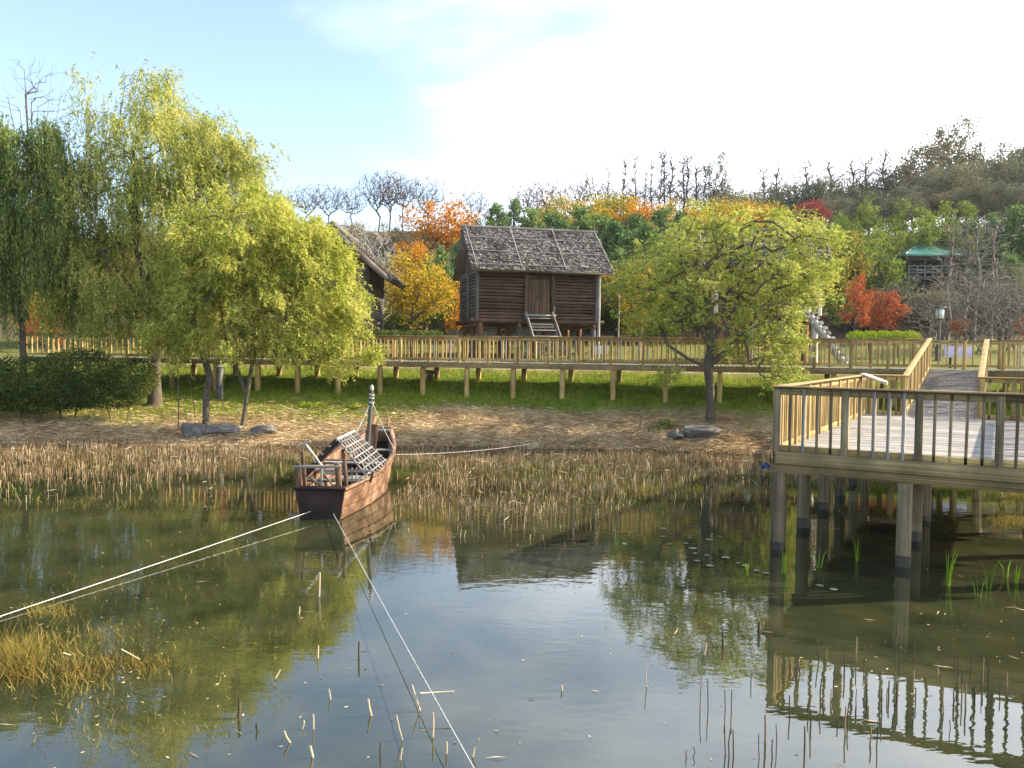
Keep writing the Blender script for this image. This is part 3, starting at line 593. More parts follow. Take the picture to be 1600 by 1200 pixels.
far_tree('orange_tree', 'large round orange tree on the slope left of the storehouse roof', 'round', 'orange_leaf', 687, 303, 88, None, 0, wide=1.0)
far_tree('orange_tree', 'small orange tree below the large round orange tree', 'round', 'orange_leaf', 638, 372, 80, None, 1, wide=.7)
row('slope_tree', '%s from the left of the dull brown shrubs on the slope below the left ridge', 'round', 'brown_leaf',
    [(505, 340, 92, 1.1), (545, 345, 90, 1.1), (595, 348, 88, 1.2), (625, 355, 86, 1.2), (760, 335, 92, 1.0), (660, 385, 80, 1)], 'brown shrubs on the left slope', nv=3)
row('pine_tree', '%s from the left of the dark green pines on the slope behind the storehouse', 'pine', 'pine_leaf',
    [(690, 388, 74, .8), (712, 382, 76, .8), (600, 398, 78, 1), (665, 408, 72, 1), (775, 322, 90), (800, 312, 92, .9), (828, 330, 84), (858, 336, 80), (880, 345, 76), (905, 330, 82), (935, 342, 78), (960, 350, 74), (985, 340, 80), (1005, 352, 72), (1030, 330, 82), (1060, 332, 84), (1085, 350, 76), (962, 395, 64, 1), (1010, 400, 62, 1)], 'pines behind the storehouse', nv=3, w=1.15)
row('autumn_tree', '%s from the left of the gold and green autumn trees above the pines', 'round', 'gold_green_leaf',
    [(868, 300, 92, .75), (845, 318, 90, .8), (940, 292, 94, .95), (965, 300, 92, .9), (1050, 312, 92), (1085, 316, 90), (1125, 312, 92), (1180, 312, 92), (915, 310, 90)], 'gold and green autumn trees', nv=3)
row('autumn_tree', '%s from the left of the orange trees on the slope right of the storehouse', 'round', 'orange_leaf',
    [(993, 302, 89, .7), (1004, 318, 86, .7), (1070, 318, 87, .7), (1160, 308, 90, .8), (1195, 316, 90, .7), (1145, 330, 84, .7)], 'orange trees on the slope', nv=2)
far_tree('maple_tree', 'crimson tree on the slope above the right willow', 'round', 'crimson_leaf', 1258, 312, 100, None, 1, wide=1.1)
row('broadleaf_tree', '%s from the left of the green trees standing behind the right willow', 'round', 'olive_leaf',
    [(985, 395, 58, .9), (1035, 380, 62, .9), (1090, 372, 66, .9), (1290, 350, 75, .9), (1250, 360, 70)], 'green trees behind the right willow', nv=3)
far_tree('autumn_tree', 'small golden tree beside the slender pole right of the storehouse', 'loose', 'yellow_leaf', 1000, 425, 52, None, 1, wide=.9)
# bamboo grove
rngb = np.random.default_rng(5)
bamb = [(1300+i*13+rngb.uniform(-5, 5), 318+rngb.uniform(-4, 22)+(i % 3)*16, 94-(i % 3)*5) for i in range(17)]+[(1322+i*11, 378+rngb.uniform(-5, 15), 76) for i in range(4)]+[(1425, 362, 92), (1450, 368, 92), (1475, 372, 91)]
def bamboo_rows():
    for phrase, sel in (('%s from the left of the rearmost bamboo clumps on the right slope', [t for t in bamb[:17] if t[2] > 92]), ('%s from the left of the middle row of bamboo clumps on the right slope', [t for t in bamb[:17] if 86 < t[2] < 92]),
                        ('%s from the left of the front row of bamboo clumps on the right slope', [t for t in bamb[:17] if t[2] < 86]), ('%s from the left of the nearest bamboo clumps just right of the right willow', bamb[17:21]), ('%s from the left of the bamboo clumps directly behind the pavilion roof', bamb[21:])):
        for i, (px, yt, d) in enumerate(sorted(sel)): far_tree('bamboo_clump', phrase % ordinal(i), 'bamboo', 'bamboo_leaf', px, yt, d, 'bamboo clumps on the right slope', i % 3, wide=.95, cat='bamboo')
bamboo_rows()
row('pine_tree', '%s from the left of the dark pines on the slope at the right edge', 'pine', 'pine_leaf', [(1510, 350, 84, 1.1), (1545, 335, 86), (1575, 328, 80, 1.1), (1605, 325, 78, 1.1), (1530, 385, 80, 1.2), (1570, 400, 70, 1.1)], 'pines at the right edge', nv=3)
row('dark_tree', '%s from the left of the dark trees on the level ground below the pavilion', 'round', 'far_hazy_leaf', [(1320, 410, 78, 1.4), (1355, 420, 76, 1.4), (1390, 446, 70, 1.5), (1430, 452, 70, 1.5), (1470, 450, 68, 1.5), (1515, 440, 68, 1.4), (1560, 440, 66, 1.4), (1600, 430, 66, 1.4)], 'dark trees below the pavilion', nv=3)
row('dark_tree', '%s from the left of the low dark shrubs behind the storehouse stilts', 'round', 'hedge_leaf', [(690, 468, 63, 1.6), (735, 478, 62, 1.8), (780, 480, 62, 1.8), (830, 480, 62, 1.8), (880, 480, 62, 1.8), (935, 470, 62, 1.7), (985, 470, 61, 1.7), (1040, 465, 60, 1.7), (1100, 460, 60, 1.7), (1165, 465, 60, 1.7), (1230, 465, 60, 1.7), (1290, 455, 64, 1.7), (590, 475, 62, 1.7), (640, 478, 63, 1.7)], 'low dark shrubs behind the storehouse', nv=3)
far_tree('maple_tree', 'orange-red maple just right of the right willow', 'loose', 'red_leaf', 1333, 432, 54, None, 0, wide=.62)
far_tree('maple_tree', 'round scarlet maple left of the lamp post', 'round', 'red_leaf', 1380, 450, 56, None, 1, wide=1.0)
far_tree('maple_tree', 'small red maple right of the lamp post', 'round', 'red_leaf', 1497, 492, 58, None, 0, wide=.9)
far_tree('maple_tree', 'scarlet maple at the right edge of the photo', 'round', 'red_leaf', 1600, 490, 60, None, 1, wide=.9)
row('bare_shrub', '%s from the left of the grey leafless shrubs at the right', 'shrub', None, [(1455, 440, 52, 1.1), (1500, 420, 50, 1.15), (1535, 400, 48, 1), (1575, 410, 50, 1.1), (1610, 400, 49, 1.1)], 'grey bare shrubs', nv=3, bark='bark_pale')
row('bare_tree', '%s from the left of the pale upright bare trees right of the pavilion', 'spire', None, [(1478, 345, 60, 1.6), (1505, 345, 58, 1.4), (1522, 335, 57, 1.5), (1548, 340, 58, 1.5)], 'pale bare trees', nv=3, bark='bark_pale')
row('bare_shrub', '%s from the left of the pale leafless shrubs behind the left hut', 'shrub', None, [(535, 335, 62, .8), (560, 330, 60, .8), (583, 345, 60, .7)], 'pale shrubs behind the left hut', nv=2, bark='bark_white')
far_tree('yellow_tree', 'golden yellow tree between the left hut and the storehouse', 'round', 'yellow_leaf', 640, 392, 54, None, 2, bark='bark', wide=1.02)
far_tree('autumn_tree', 'pale orange tree just left of the storehouse', 'loose', 'orange_leaf', 712, 440, 58, None, 1, wide=.7)
row('broadleaf_tree', '%s from the left of the olive green trees behind the left willows', 'round', 'olive_leaf', [(-20, 330, 62, 1.1), (60, 380, 58, 1.1), (130, 370, 60, 1.1), (200, 390, 58, 1.1), (270, 380, 60, 1.1), (340, 370, 62, 1.1), (410, 370, 66, 1.1), (460, 370, 70, 1.1), (-80, 340, 64, 1.1)], 'olive trees behind the left willows', nv=3)
row('maple_tree', '%s from the left of the small red maples behind the left boardwalk rail', 'loose', 'red_leaf', [(50, 488, 48, .6), (92, 498, 47, .6), (310, 490, 50, .6), (335, 430, 56, .6)], 'red maples at the left', nv=2)
far_tree('autumn_tree', 'small golden tree behind the rail between the left willows', 'round', 'yellow_leaf', 72, 452, 52, None, 1)

# low clipped hedges beyond the boardwalk
def blobs_row(px0, px1, y, d, ry, n, rd=.6): return [blob(px0+(px1-px0)*(k+.5)/n, y, d, (px1-px0)/n*.75, ry, rd) for k in range(n)]
clump('hedge', 'low clipped green hedge behind the boardwalk rail left of the storehouse', 'hedge', blobs_row(590, 690, 524, 43, 8, 5), 5000, (.08, .045), 'hedge_leaf', 22)
clump('hedge', 'low clipped green hedge beneath the scarlet maples', 'hedge', blobs_row(1328, 1432, 526, 46, 9, 5), 6000, (.08, .045), 'grass_blade', 23)
# ------------------------------------------------------------------ boardwalk
DECK = 2.94; RAILH = 1.09
def walk_y(x): return float(np.interp(x, WX, WY))
def build_boardwalk():
    o = root('boardwalk', (0, 34, gz(0, 34)), 'long yellow pine boardwalk with picket railings on posts along the far bank', 'boardwalk')
    pts = [np.array((WX[k], WY[k], 0.)) for k in range(1, 6)]; BW = 2.2
    rng = np.random.default_rng(3); nb = [0]
    ramp_x = (14.95, 17.35)
    rest = []
    def railing(a, b, front, sp, post_every):
        L = np.linalg.norm(b-a); u = (b-a)/L; nrm = np.array((-u[1], u[0], 0)); off = nrm*(BW if not front else 0.)
        def pt(s, z): q = a+u*s+off; return (q[0], q[1], z)
        n = max(1, round(L/post_every)); opening = lambda s: front and ramp_x[0] < (a+u*s)[0] < ramp_x[1]
        for k in range(n):
            s0, s1 = L*k/n, L*(k+1)/n; m = (s0+s1)/2
            beam('rail_post', o, 'pine_post', pt(s0, DECK-.2), pt(s0, DECK+RAILH-.04), .1, .1, u)
            if opening(m): continue
            beam('top_rail', o, 'beam_timber', pt(s0+.004, DECK+RAILH), pt(s1-.004, DECK+RAILH), .16, .045)
            beam('upper_rail', o, 'pine_timber', pt(s0+.054, DECK+RAILH-.09), pt(s1-.054, DECK+RAILH-.09), .04, .09)
            beam('lower_rail', o, 'pine_timber', pt(s0+.054, DECK+.12), pt(s1-.054, DECK+.12), .04, .09)
            c = max(2, round((s1-s0)/sp))
            for j in range(1, c):
                s = s0+(s1-s0)*j/c; q = a+u*s
                args = (pt(s, DECK+.08), pt(s+rng.uniform(-.015, .015), DECK+RAILH-.05))
                w_ = .042 if rng.random() > .10 else .085
                if front and -24 < q[0] < 21: beam('baluster', o, 'pine_timber' if rng.random() > .1 else 'grey_timber', *args, w_, .045, u); nb[0] += 1
                else: rest.append((args, w_, u))
    for i in range(len(pts)-1):
        a, b = pts[i], pts[i+1]
        sp = .27 if i == 0 else .18
        railing(a, b, True, sp, 1.28); railing(a, b, False, .33, 1.6)
        L = np.linalg.norm(b-a); u = (b-a)/L; nrm = np.array((-u[1], u[0], 0))
        beam('fascia', o, 'beam_timber', a+u*.01+nrm*-.03+(0, 0, DECK-.14), b-u*.01+nrm*-.03+(0, 0, DECK-.14), .05, .2)
        beam('fascia', o, 'beam_timber', a+u*.01+nrm*(BW+.03)+(0, 0, DECK-.14), b-u*.01+nrm*(BW+.03)+(0, 0, DECK-.14), .05, .2)
        n = max(1, int(L/1.96))
        for k in range(n):
            s = L*(k+.5)/n
            for off in (.12, BW-.12):
                q = a+u*s+nrm*off; z = gz(q[0], q[1])
                if z < DECK-.3: beam('support_post', o, 'pine_post', (q[0], q[1], z-.3), (q[0], q[1], DECK-.28), .19, .19, u)
            q0 = a+u*s-nrm*.0; q1 = a+u*s+nrm*BW
            beam('cross_beam', o, 'beam_timber', (q0[0], q0[1], DECK-.2), (q1[0], q1[1], DECK-.2), .12, .14)
    # planks of the walk
    V = []; F = []; k = 0
    for i in range(len(pts)-1):
        a, b = pts[i], pts[i+1]; L = np.linalg.norm(b-a); u = (b-a)/L; nrm = np.array((-u[1], u[0], 0)); m = int(L/.15)
        for j in range(m):
            s = L*j/m; s1 = s+L/m-.008; z = DECK+rng.uniform(-.004, .004); z0 = z-.035
            c = [a+u*s, a+u*s1, a+u*s1+nrm*BW, a+u*s+nrm*BW]
            V += [(q[0], q[1], zz) for zz in (z0, z) for q in c]
            F += [(k+3, k+2, k+1, k), (k+4, k+5, k+6, k+7)]+[(k+e, k+(e+1) % 4, k+4+(e+1) % 4, k+4+e) for e in range(4)]; k += 8
    d_ = obj('deck_planks', mesh_np('deck_planks', np.array(V)-(0, 34, 0), F, 'grey_timber'), o, Matrix.Translation((0, 34, 0))); tag(d_, kind='stuff')
    V = []; F = []; k = 0
    for (p0, p1), w_, u in rest:
        p0 = np.array(p0); p1 = np.array(p1); nrm = np.array((-u[1], u[0], 0)); h = u*w_/2; t = nrm*.022
        c = [-h-t, h-t, h+t, -h+t]; V += [p0+q for q in c]+[p1+q for q in c]
        F += [(k+e, k+(e+1) % 4, k+4+(e+1) % 4, k+4+e) for e in range(4)]; k += 8
    r_ = obj('balusters', mesh_np('balusters', np.array(V)-(0, 34, 0), F, 'pine_timber'), o, Matrix.Translation((0, 34, 0))); tag(r_, kind='stuff')
    print('boardwalk balusters', nb[0], 'rest', len(rest))
build_boardwalk()

# ------------------------------------------------------------------ viewing platform and ramp
PA0 = np.array((4.60, 14.0, 0)); PU = np.array((.853, -.522, 0)); PV = np.array((.522, .853, 0))   # corner, along the front, along the side
PZ = 1.74; PRH = 1.15; PWID = 4.6; PLEN = 10.8
def pf(t, s, z): q = PA0+PU*t+PV*s; return np.array((q[0], q[1], z))
def build_platform():
    o = root('viewing_platform', pf(0, 0, 0), 'timber viewing platform over the pond at right with a ramp up to the boardwalk', 'platform')
    rng = np.random.default_rng(4)
    n = int(PLEN/.145)
    for k in range(n):
        s = PLEN*k/n; s1 = s+PLEN/n
        beam('deck_plank', o, 'deck_plank', pf(.02, (s+s1)/2, PZ-.02+rng.uniform(-.003, .003)), pf(PWID-.02, (s+s1)/2, PZ-.02+rng.uniform(-.003, .003)), s1-s-.009, .04)
    # rim and beams
    beam('rim_board', o, 'beam_timber', pf(.06, -.02, PZ-.10), pf(PWID, -.02, PZ-.10), .045, .2)
    beam('rim_board', o, 'beam_timber', pf(-.02, -.04, PZ-.10), pf(-.02, PLEN, PZ-.10), .045, .2)
    beam('rim_board', o, 'beam_timber', pf(.0, PLEN+.025, PZ-.10), pf(PWID, PLEN+.025, PZ-.10), .045, .2)
    for s in np.arange(.1, PLEN, 2.13): beam('bearer', o, 'beam_timber', pf(-.08, s, PZ-.29), pf(PWID+.1, s, PZ-.29), .1, .16)
    for s in np.arange(.1, PLEN, 2.13):
        for t in (.1, 2.1, 4.1):
            q = pf(t, s, 0); 
            if t == 2.1 and s > 6: continue
            pl = beam('pile', o, 'pile_timber', (q[0], q[1], -.9), (q[0], q[1], PZ-.375), .21, .21, PU); beam('wet_base', pl, 'wet_timber', (q[0], q[1], -.9), (q[0]+.002, q[1], .16+rng.uniform(-.05, .05)), .216, .216, PU)
    def railing(a, b, z0, z1, posts, nbal, wide=(), capm='pine_timber', posth=None, postm='pine_post', balm='pine_timber'):
        """a,b plan points; deck heights z0 to z1"""
        a = np.array(a, float); b = np.array(b, float); D = b-a; L = np.linalg.norm(D[:2]); u = D/np.linalg.norm(D); h = np.array((D[0], D[1], 0))/L
        def pt(f, dz): q = a+(b-a)*f; return (q[0], q[1], z0+(z1-z0)*f+dz)
        k_ = 0
        for i in range(posts+1):
            f = i/posts
            beam('rail_post', o, postm, pt(f, -.22), pt(f, PRH-.045), .115, .115, h)
            if i == posts: break
            f0, f1 = f+.06/L, (i+1)/posts-.06/L
            beam('upper_rail', o, capm, pt(f0, PRH-.10), pt(f1, PRH-.10), .045, .105)
            beam('toe_rail', o, 'pine_timber', pt(f0, .06), pt(f1, .06), .045, .11)
            for j in range(1, nbal+1):
                ff = f+(1/posts)*j/(nbal+1); wd = k_ in wide; k_ += 1
                t_ = 0 if wd else rng.uniform(-.014, .014)
                if wd: beam('baluster', o, 'grey_timber', pt(ff, -.10), pt(ff, PRH-.05), .10, .05, h)
                else: beam('baluster', o, balm, pt(ff, .0), pt(ff+t_/L, PRH-.05), .045, .045, h)
        beam('cap_rail', o, capm, pt(-.06/L, PRH-.02), pt(1+.06/L, PRH-.02), .16, .045)
    # front, left side, rear pieces either side of the ramp
    railing(pf(.05, .05, 0), pf(4.5, .05, 0), PZ, PZ, 4, 4, wide=(1, 5, 6, 7), capm='beam_timber', postm='pile_timber', balm='pile_timber')
    railing(pf(.05, .22, 0), pf(.05, PLEN-.05, 0), PZ, PZ, 9, 6)
    railing(pf(.20, PLEN-.05, 0), pf(1.02, PLEN-.05, 0), PZ, PZ, 1, 4)
    railing(pf(2.95, PLEN-.05, 0), pf(4.4, PLEN-.05, 0), PZ, PZ, 2, 3)
    railing(pf(4.5, .22, 0), pf(4.5, PLEN-.2, 0), PZ, PZ, 9, 5)
    beam('rim_board', o, 'beam_timber', pf(PWID+.025, -.04, PZ-.10), pf(PWID+.025, PLEN, PZ-.10), .045, .2)
    # ramp
    z1 = DECK; L = 8.35
    railing(pf(1.06, PLEN+.15, 0), pf(1.06, PLEN+L, 0), PZ, z1, 7, 4)
    railing(pf(2.90, PLEN+.15, 0), pf(2.90, PLEN+L-.3, 0), PZ, z1-.04, 7, 4)
    n = int(L/.15)
    for k in range(n):
        f = (k+.5)/n; z = PZ+(z1-PZ)*f-.01
        beam('ramp_plank', o, 'deck_plank', pf(1.0, PLEN+.06+L*f, z), pf(2.96, PLEN+.06+L*f, z), L/n-.01, .04)
    for t in (1.03, 2.93): beam('ramp_stringer', o, 'beam_timber', pf(t, PLEN+.06, PZ-.14), pf(t, PLEN+L, z1-.14), .06, .2)
    for s in (2.2, 4.4, 6.4):
        for t in (1.1, 2.85):
            q = pf(t, PLEN+s, 0); z = PZ+(z1-PZ)*s/L-.2; g = gz(q[0], q[1])-.3
            if g < z: beam('pile', o, 'pile_timber', (q[0], q[1], g), (q[0], q[1], z), .19, .19, PU)
    # blue rag tied at the front corner
    V = []; F = []
    return o
build_platform()
bd = root('sunlit_rail_top', pf(.12, 9.4, PZ+PRH+.02), 'white bar painted as a sunlit rail top in the rear left platform corner', 'board')  # white bar added to paint the sunlit top of a rail section
beam('plank', bd, 'white_paint', pf(.12, 9.6, PZ+PRH+.03), pf(.75, 8.6, PZ+1.02), .15, .04)
beam('edge_strip', bd, 'white_paint', pf(.21, 9.6, PZ+PRH-.02), pf(.84, 8.6, PZ+.97), .03, .09)
def blue_rag():
    rng = np.random.default_rng(2); c = pf(-.12, -.05, PZ-.26)
    g = np.linspace(0, 1, 6); U, V_ = np.meshgrid(g, g); x = (U-.5)*.14; z = (V_-.5)*.09-.03*np.sin(U*9); y = .03*np.sin(U*7+V_*5)-.06
    v = np.stack([x, y, z], -1).reshape(-1, 3); i = (np.arange(5)[:, None]*6+np.arange(5)[None]).ravel()
    f = np.stack([i, i+1, i+7, i+6], -1); v2 = v+(0, .015, 0)
    rim = [k for k in range(6)]
    me = mesh_np('blue_rag', np.concatenate([v, v2]), np.concatenate([f[:, ::-1], f+36]), 'blue_cloth'); smooth(me)
    tag(obj('blue_rag', me, None, Matrix.Translation(Vector(c))), 'small blue rag hanging at the near left corner of the platform', 'rag')
blue_rag()

# ------------------------------------------------------------------ thatched houses
def thatch_slope(o, A, U, D, lu, ld, rows, per, rng, name='thatch', mat='thatch', thick=.16, Nn=None):
    """one roof slope: courses of small overlapping bark pieces over a solid slab. A corner at ridge, U along ridge, D down slope"""
    A, U, D = np.array(A, float), np.array(U, float), np.array(D, float)
    Nn = np.cross(U, D); Nn = Nn/np.linalg.norm(Nn); Nn = Nn if Nn[2] > 0 else -Nn
    c = [A, A+U*lu, A+U*lu+D*ld, A+D*ld]
    v = [q-Nn*thick for q in c]+[q for q in c]; f = [(0, 3, 2, 1), (4, 5, 6, 7), (0, 1, 5, 4), (1, 2, 6, 5), (2, 3, 7, 6), (3, 0, 4, 7)]
    V = list(v); F = list(f); k = 8
    for r in range(rows):
        s0 = ld*r/rows
        for j in range(per):
            u0 = lu*(j+rng.uniform(-.3, .3))/per-.03; wd = lu/per*rng.uniform(.8, 1.3); ln = ld/rows*rng.uniform(1.2, 1.9); h0 = rng.uniform(.005, .03); h1 = rng.uniform(.03, .12)
            p = [A+U*u0+D*s0+Nn*h0, A+U*(u0+wd)+D*s0+Nn*h0, A+U*(u0+wd)+D*(s0+ln)+Nn*h1, A+U*u0+D*(s0+ln)+Nn*h1]
            e = [p[3]-Nn*.03, p[2]-Nn*.03]
            V += p+e; F += [(k, k+1, k+2, k+3), (k+3, k+2, k+5, k+4)]; k += 6
    V = np.array(V); b = A
    return tag(obj(name, mesh_np(name, V-b, F, mat), o, Matrix.Translation(Vector(b))), kind='stuff')
def raised_house(name, label, origin, phi, L, Wd, z0, zw, zr, ground, over, seed, door=True, side_logs=True, logm='dark_log', battens=True, endm='grey_log'):
    """log house on stilts: front-left corner origin, front along phi"""
    rng = np.random.default_rng(seed); c, s = math.cos(phi), math.sin(phi); ex = np.array((c, s, 0)); ey = np.array((-s, c, 0)); O = np.array((origin[0], origin[1], 0))
    o = root(name, (origin[0], origin[1], ground), label, 'house')
    def q(x, y, z): return O+ex*x+ey*y+(0, 0, z)
    lr = .088; n = int((zw-z0)/(2*lr)); dx0, dx1 = (L*.40, L*.62) if door else (L/2, L/2)
    # log walls: each log its own piece
    for k in range(n):
        z = z0+lr+(zw-z0)*k/n; j = lambda: rng.uniform(-.02, .02); rr = lr*rng.uniform(.92, 1.1)
        if door:
            pole('log', o, logm, q(.0, j(), z+j()), q(dx0, j(), z+j()), rr); pole('log', o, logm, q(dx1, j(), z+j()), q(L, j(), z+j()), rr)
        else: pole('log', o, logm, q(0, j(), z), q(L, j(), z), rr)
        pole('log', o, endm, q(j(), .0, z+j()), q(j(), Wd, z+j()), rr); pole('log', o, endm, q(L+j(), 0, z+j()), q(L+j(), Wd, z+j()), rr)
        pole('log', o, logm, q(0, Wd+j(), z), q(L, Wd+j(), z), rr)
    # corner posts and door posts
    for x, y in ((-.08, -.12), (L+.08, -.12), (-.12, Wd*.5), (-.08, Wd+.1), (L+.08, Wd+.1)): pole('wall_post', o, endm, q(x, y, z0-.15), q(x, y, zw+.1), .115)
    if door:
        for x in (dx0-.05, dx1+.05): pole('wall_post', o, logm, q(x, -.14, z0-.1), q(x+rng.uniform(-.05, .05), -.14, zw), .13)
        zt = z0+.3+2.05; beam('lintel', o, logm, q(dx0-.1, -.03, zt+.12), q(dx1+.1, -.03, zt+.12), .14, .2)
        beam('wall_board', o, logm, q(dx0, .04, (zt+zw)/2+.12), q(dx1, .04, (zt+zw)/2+.12), .05, zw-zt-.22)
        beam('threshold', o, 'grey_timber', q(dx0-.15, -.25, z0+.2), q(dx1+.15, -.25, z0+.2), .5, .12)
        for k in range(2):
            x0 = dx0+.1+(dx1-dx0-.2)*k/2; x1 = dx0+.1+(dx1-dx0-.2)*(k+1)/2-.015
            dr = beam('door', o, 'dark_log', q(x0, .01, (z0+.27+zt)/2), q(x1, .01, (z0+.27+zt)/2), .04, zt-z0-.3)
            for j in range(3):
                xa = x0+(x1-x0)*(j+.5)/3
                b_ = beam('door_plank', dr, 'door_wood', q(xa, -.03, z0+.28), q(xa, -.03, zt-.02), (x1-x0)/3-.012, .035, ey)
            zc = z0+1.25; xc = x1-.12 if k == 0 else x0+.12
            beam('handle', dr, 'dark_paint', q(xc, -.065, zc-.12), q(xc, -.065, zc+.12), .05, .04, ey)
    # floor frame and stilts
    for y in (-.02, Wd*.5, Wd): pole('floor_beam', o, logm, q(-.45, y, z0-.14), q(L+.55, y, z0-.14), .15)
    for x in np.linspace(.1, L-.1, 4): pole('floor_joist', o, 'red_log', q(x, -.3, z0-.36), q(x, Wd+.3, z0-.36), .11)
    for x in np.linspace(.15, L-.1, 4):
        for y in (.05, Wd*.5, Wd-.05):
            p = q(x, y, 0); pole('stilt', o, 'red_log' if y > .1 or 0 < x < .5 else endm, (p[0], p[1], gz(p[0], p[1])-.2), (p[0], p[1], z0-.42), .19)
    # end gable boards
    for x in (-.02, L+.02):
        V = np.array([q(x-.04, -.1, zw), q(x-.04, Wd+.1, zw), q(x-.04, Wd/2, zr-.3), q(x+.04, -.1, zw), q(x+.04, Wd+.1, zw), q(x+.04, Wd/2, zr-.3)])
        b = V[0].copy(); me = bpy.data.meshes.new('gable'); me.from_pydata([tuple(p-b) for p in V], [], [(0, 2, 1), (3, 4, 5), (0, 1, 4, 3), (1, 2, 5, 4), (2, 0, 3, 5)]); me.materials.append(MATS[logm]); obj('gable', me, o, Matrix.Translation(Vector(b)))
    # roof
    yo, x0, x1 = over
    run = Wd/2+yo; drop = zr-zw+.0; ln = math.hypot(run, drop+.12)
    for sgn in (-1, 1):
        D = (ey*sgn*run-np.array((0, 0, drop+.12)))/ln
        A = q(x0, Wd/2, zr)
        th = thatch_slope(o, A, ex, D, x1-x0, ln+.15, 26, 70, rng, 'thatch_slope')
        if battens:
            Nn = np.cross(ex, D); Nn = Nn/np.linalg.norm(Nn); Nn = Nn if Nn[2] > 0 else -Nn; up_ = Nn*.09
            for f in (.02, .345, .66, .985):
                pole('roof_pole', o, 'bamboo_pale', A+ex*(x1-x0)*f-D*.15+up_, A+ex*(x1-x0)*f+D*(ln+.05)+up_+ex*rng.uniform(-.1, .1), .028)
            for f in (.28, .62, .95):
                pole('roof_pole', o, 'bamboo_grey', A+D*ln*f+up_*1.1, A+ex*(x1-x0)+D*ln*(f+.01)+up_*1.1, .026)
    pole('ridge_roll', o, 'thatch_roll', q(x0-.1, Wd/2, zr+.04), q(x1+.1, Wd/2, zr+.04), .12)
    for k in range(44):
        x = x0+(x1-x0)*(k+.5)/44; pole('ridge_peg', o, 'thatch_roll', q(x, Wd/2-.12, zr+.02), q(x+.02, Wd/2+.14, zr+.2+rng.uniform(-.03, .03)), .018)
    return o, q
phi = R(13)
hs, hq = raised_house('storehouse', 'log storehouse on stilts with grey thatched roof and front ladder, centre of the photo', (-1.99, 46), phi, 7.05, 5.4, 5.30, 8.25, 10.85, gz(-2, 46), (.75, -.5, 7.95), 31)
# light pole propped under the eave at the right corner
pole('corner_pole', hs, 'pale_log', hq(7.22, -.22, gz(4.9, 47)), hq(7.2, -.25, 8.1), .09)
pole('eave_brace', hs, 'bamboo_pale', hq(7.2, -.3, 8.1), hq(5.9, -.8, 8.45), .035)
def ladder():
    b = hq(3.6, -2.6, 0); z = gz(b[0], b[1]); o = root('wooden_ladder', (b[0], b[1], z), 'grey plank step ladder leading up to the storehouse door', 'ladder')
    top, bot = 5.5, z; y1, y0 = -.35, -2.7
    for x0, x1 in ((2.72, 3.0), (4.30, 4.62)): beam('stringer', o, 'bamboo_pale' if False else 'grey_timber', hq(x1, y0, bot), hq(x0, y1, top+.15), .07, .2)
    for k in range(7):
        f = (k+.8)/7.3; x0 = 3.0-.28*f; x1 = 4.62-.32*f; y = y0+(y1-y0)*f; zz = bot+(top-bot)*f
        beam('tread', o, 'grey_timber', hq(x0+.05, y, zz), hq(x1-.05, y, zz), .28, .06)
        if k % 2: beam('riser', o, 'grey_timber', hq(x0+.05, y+.1, zz-.13), hq(x1-.05, y+.1, zz-.13), .03, .15)
ladder()
# left hut: gable end towards the pond, mostly behind the willow
dl = 46.
def left_hut():
    rng = np.random.default_rng(33); xc = (525-800)/FPX*dl; g = gz(xc, dl); zr = P(528, 356, dl)[2]; ze = P(620, 434, dl)[2]; zf = P(585, 497, dl)[2]
    o = root('thatched_hut', (xc, dl, g), 'thatched hut half hidden behind the lime willow at left', 'house'); hw = 1.8; D = 5.0
    hx = (611-525)/FPX*dl
    zw = ze+.75
    n = int((zw-zf)/.17)
    for k in range(n):
        z = zf+.09+k*.17
        pole('log', o, 'grey_log', (xc-hw, dl+.02*rng.normal(), z), (xc+hw, dl, z), .09); pole('log', o, 'grey_log', (xc+hw, dl, z), (xc+hw, dl+D, z), .09); pole('log', o, 'dark_log', (xc-hw, dl, z), (xc-hw, dl+D, z), .09)
    for x in (-hw, 0, hw):
        for y in (-.1, D): pole('wall_post', o, 'grey_log', (xc+x, dl+y, g-.2), (xc+x, dl+y, zw), .14)
        pole('stilt', o, 'dark_log', (xc+x, dl+D/2, g-.2), (xc+x, dl+D/2, zf), .17)
    V = np.array([(xc-hw, dl+.1, zw), (xc+hw, dl+.1, zw), (xc, dl+.1, zr-.3), (xc-hw, dl+.18, zw), (xc+hw, dl+.18, zw), (xc, dl+.18, zr-.3)]); b = V[0].copy()
    me = bpy.data.meshes.new('gable'); me.from_pydata([tuple(p-b) for p in V], [], [(0, 1, 2), (3, 5, 4), (0, 3, 4, 1), (1, 4, 5, 2), (2, 5, 3, 0)]); me.materials.append(MATS['red_log']); obj('gable', me, o, Matrix.Translation(Vector(b)))
    ln = math.hypot(hx, zr-ze)
    for sg in (-1, 1):
        Dv = np.array((sg*hx, 0, ze-zr))/ln; A = np.array((xc, dl-1.0, zr))
        thatch_slope(o, A, np.array((0, 1., 0)), Dv, D+2, ln, 24, 50, rng, 'thatch_slope', thick=.32)
    pole('ridge_roll', o, 'thatch_roll', (xc, dl-1.1, zr+.05), (xc, dl+D+1.1, zr+.05), .16)
left_hut()
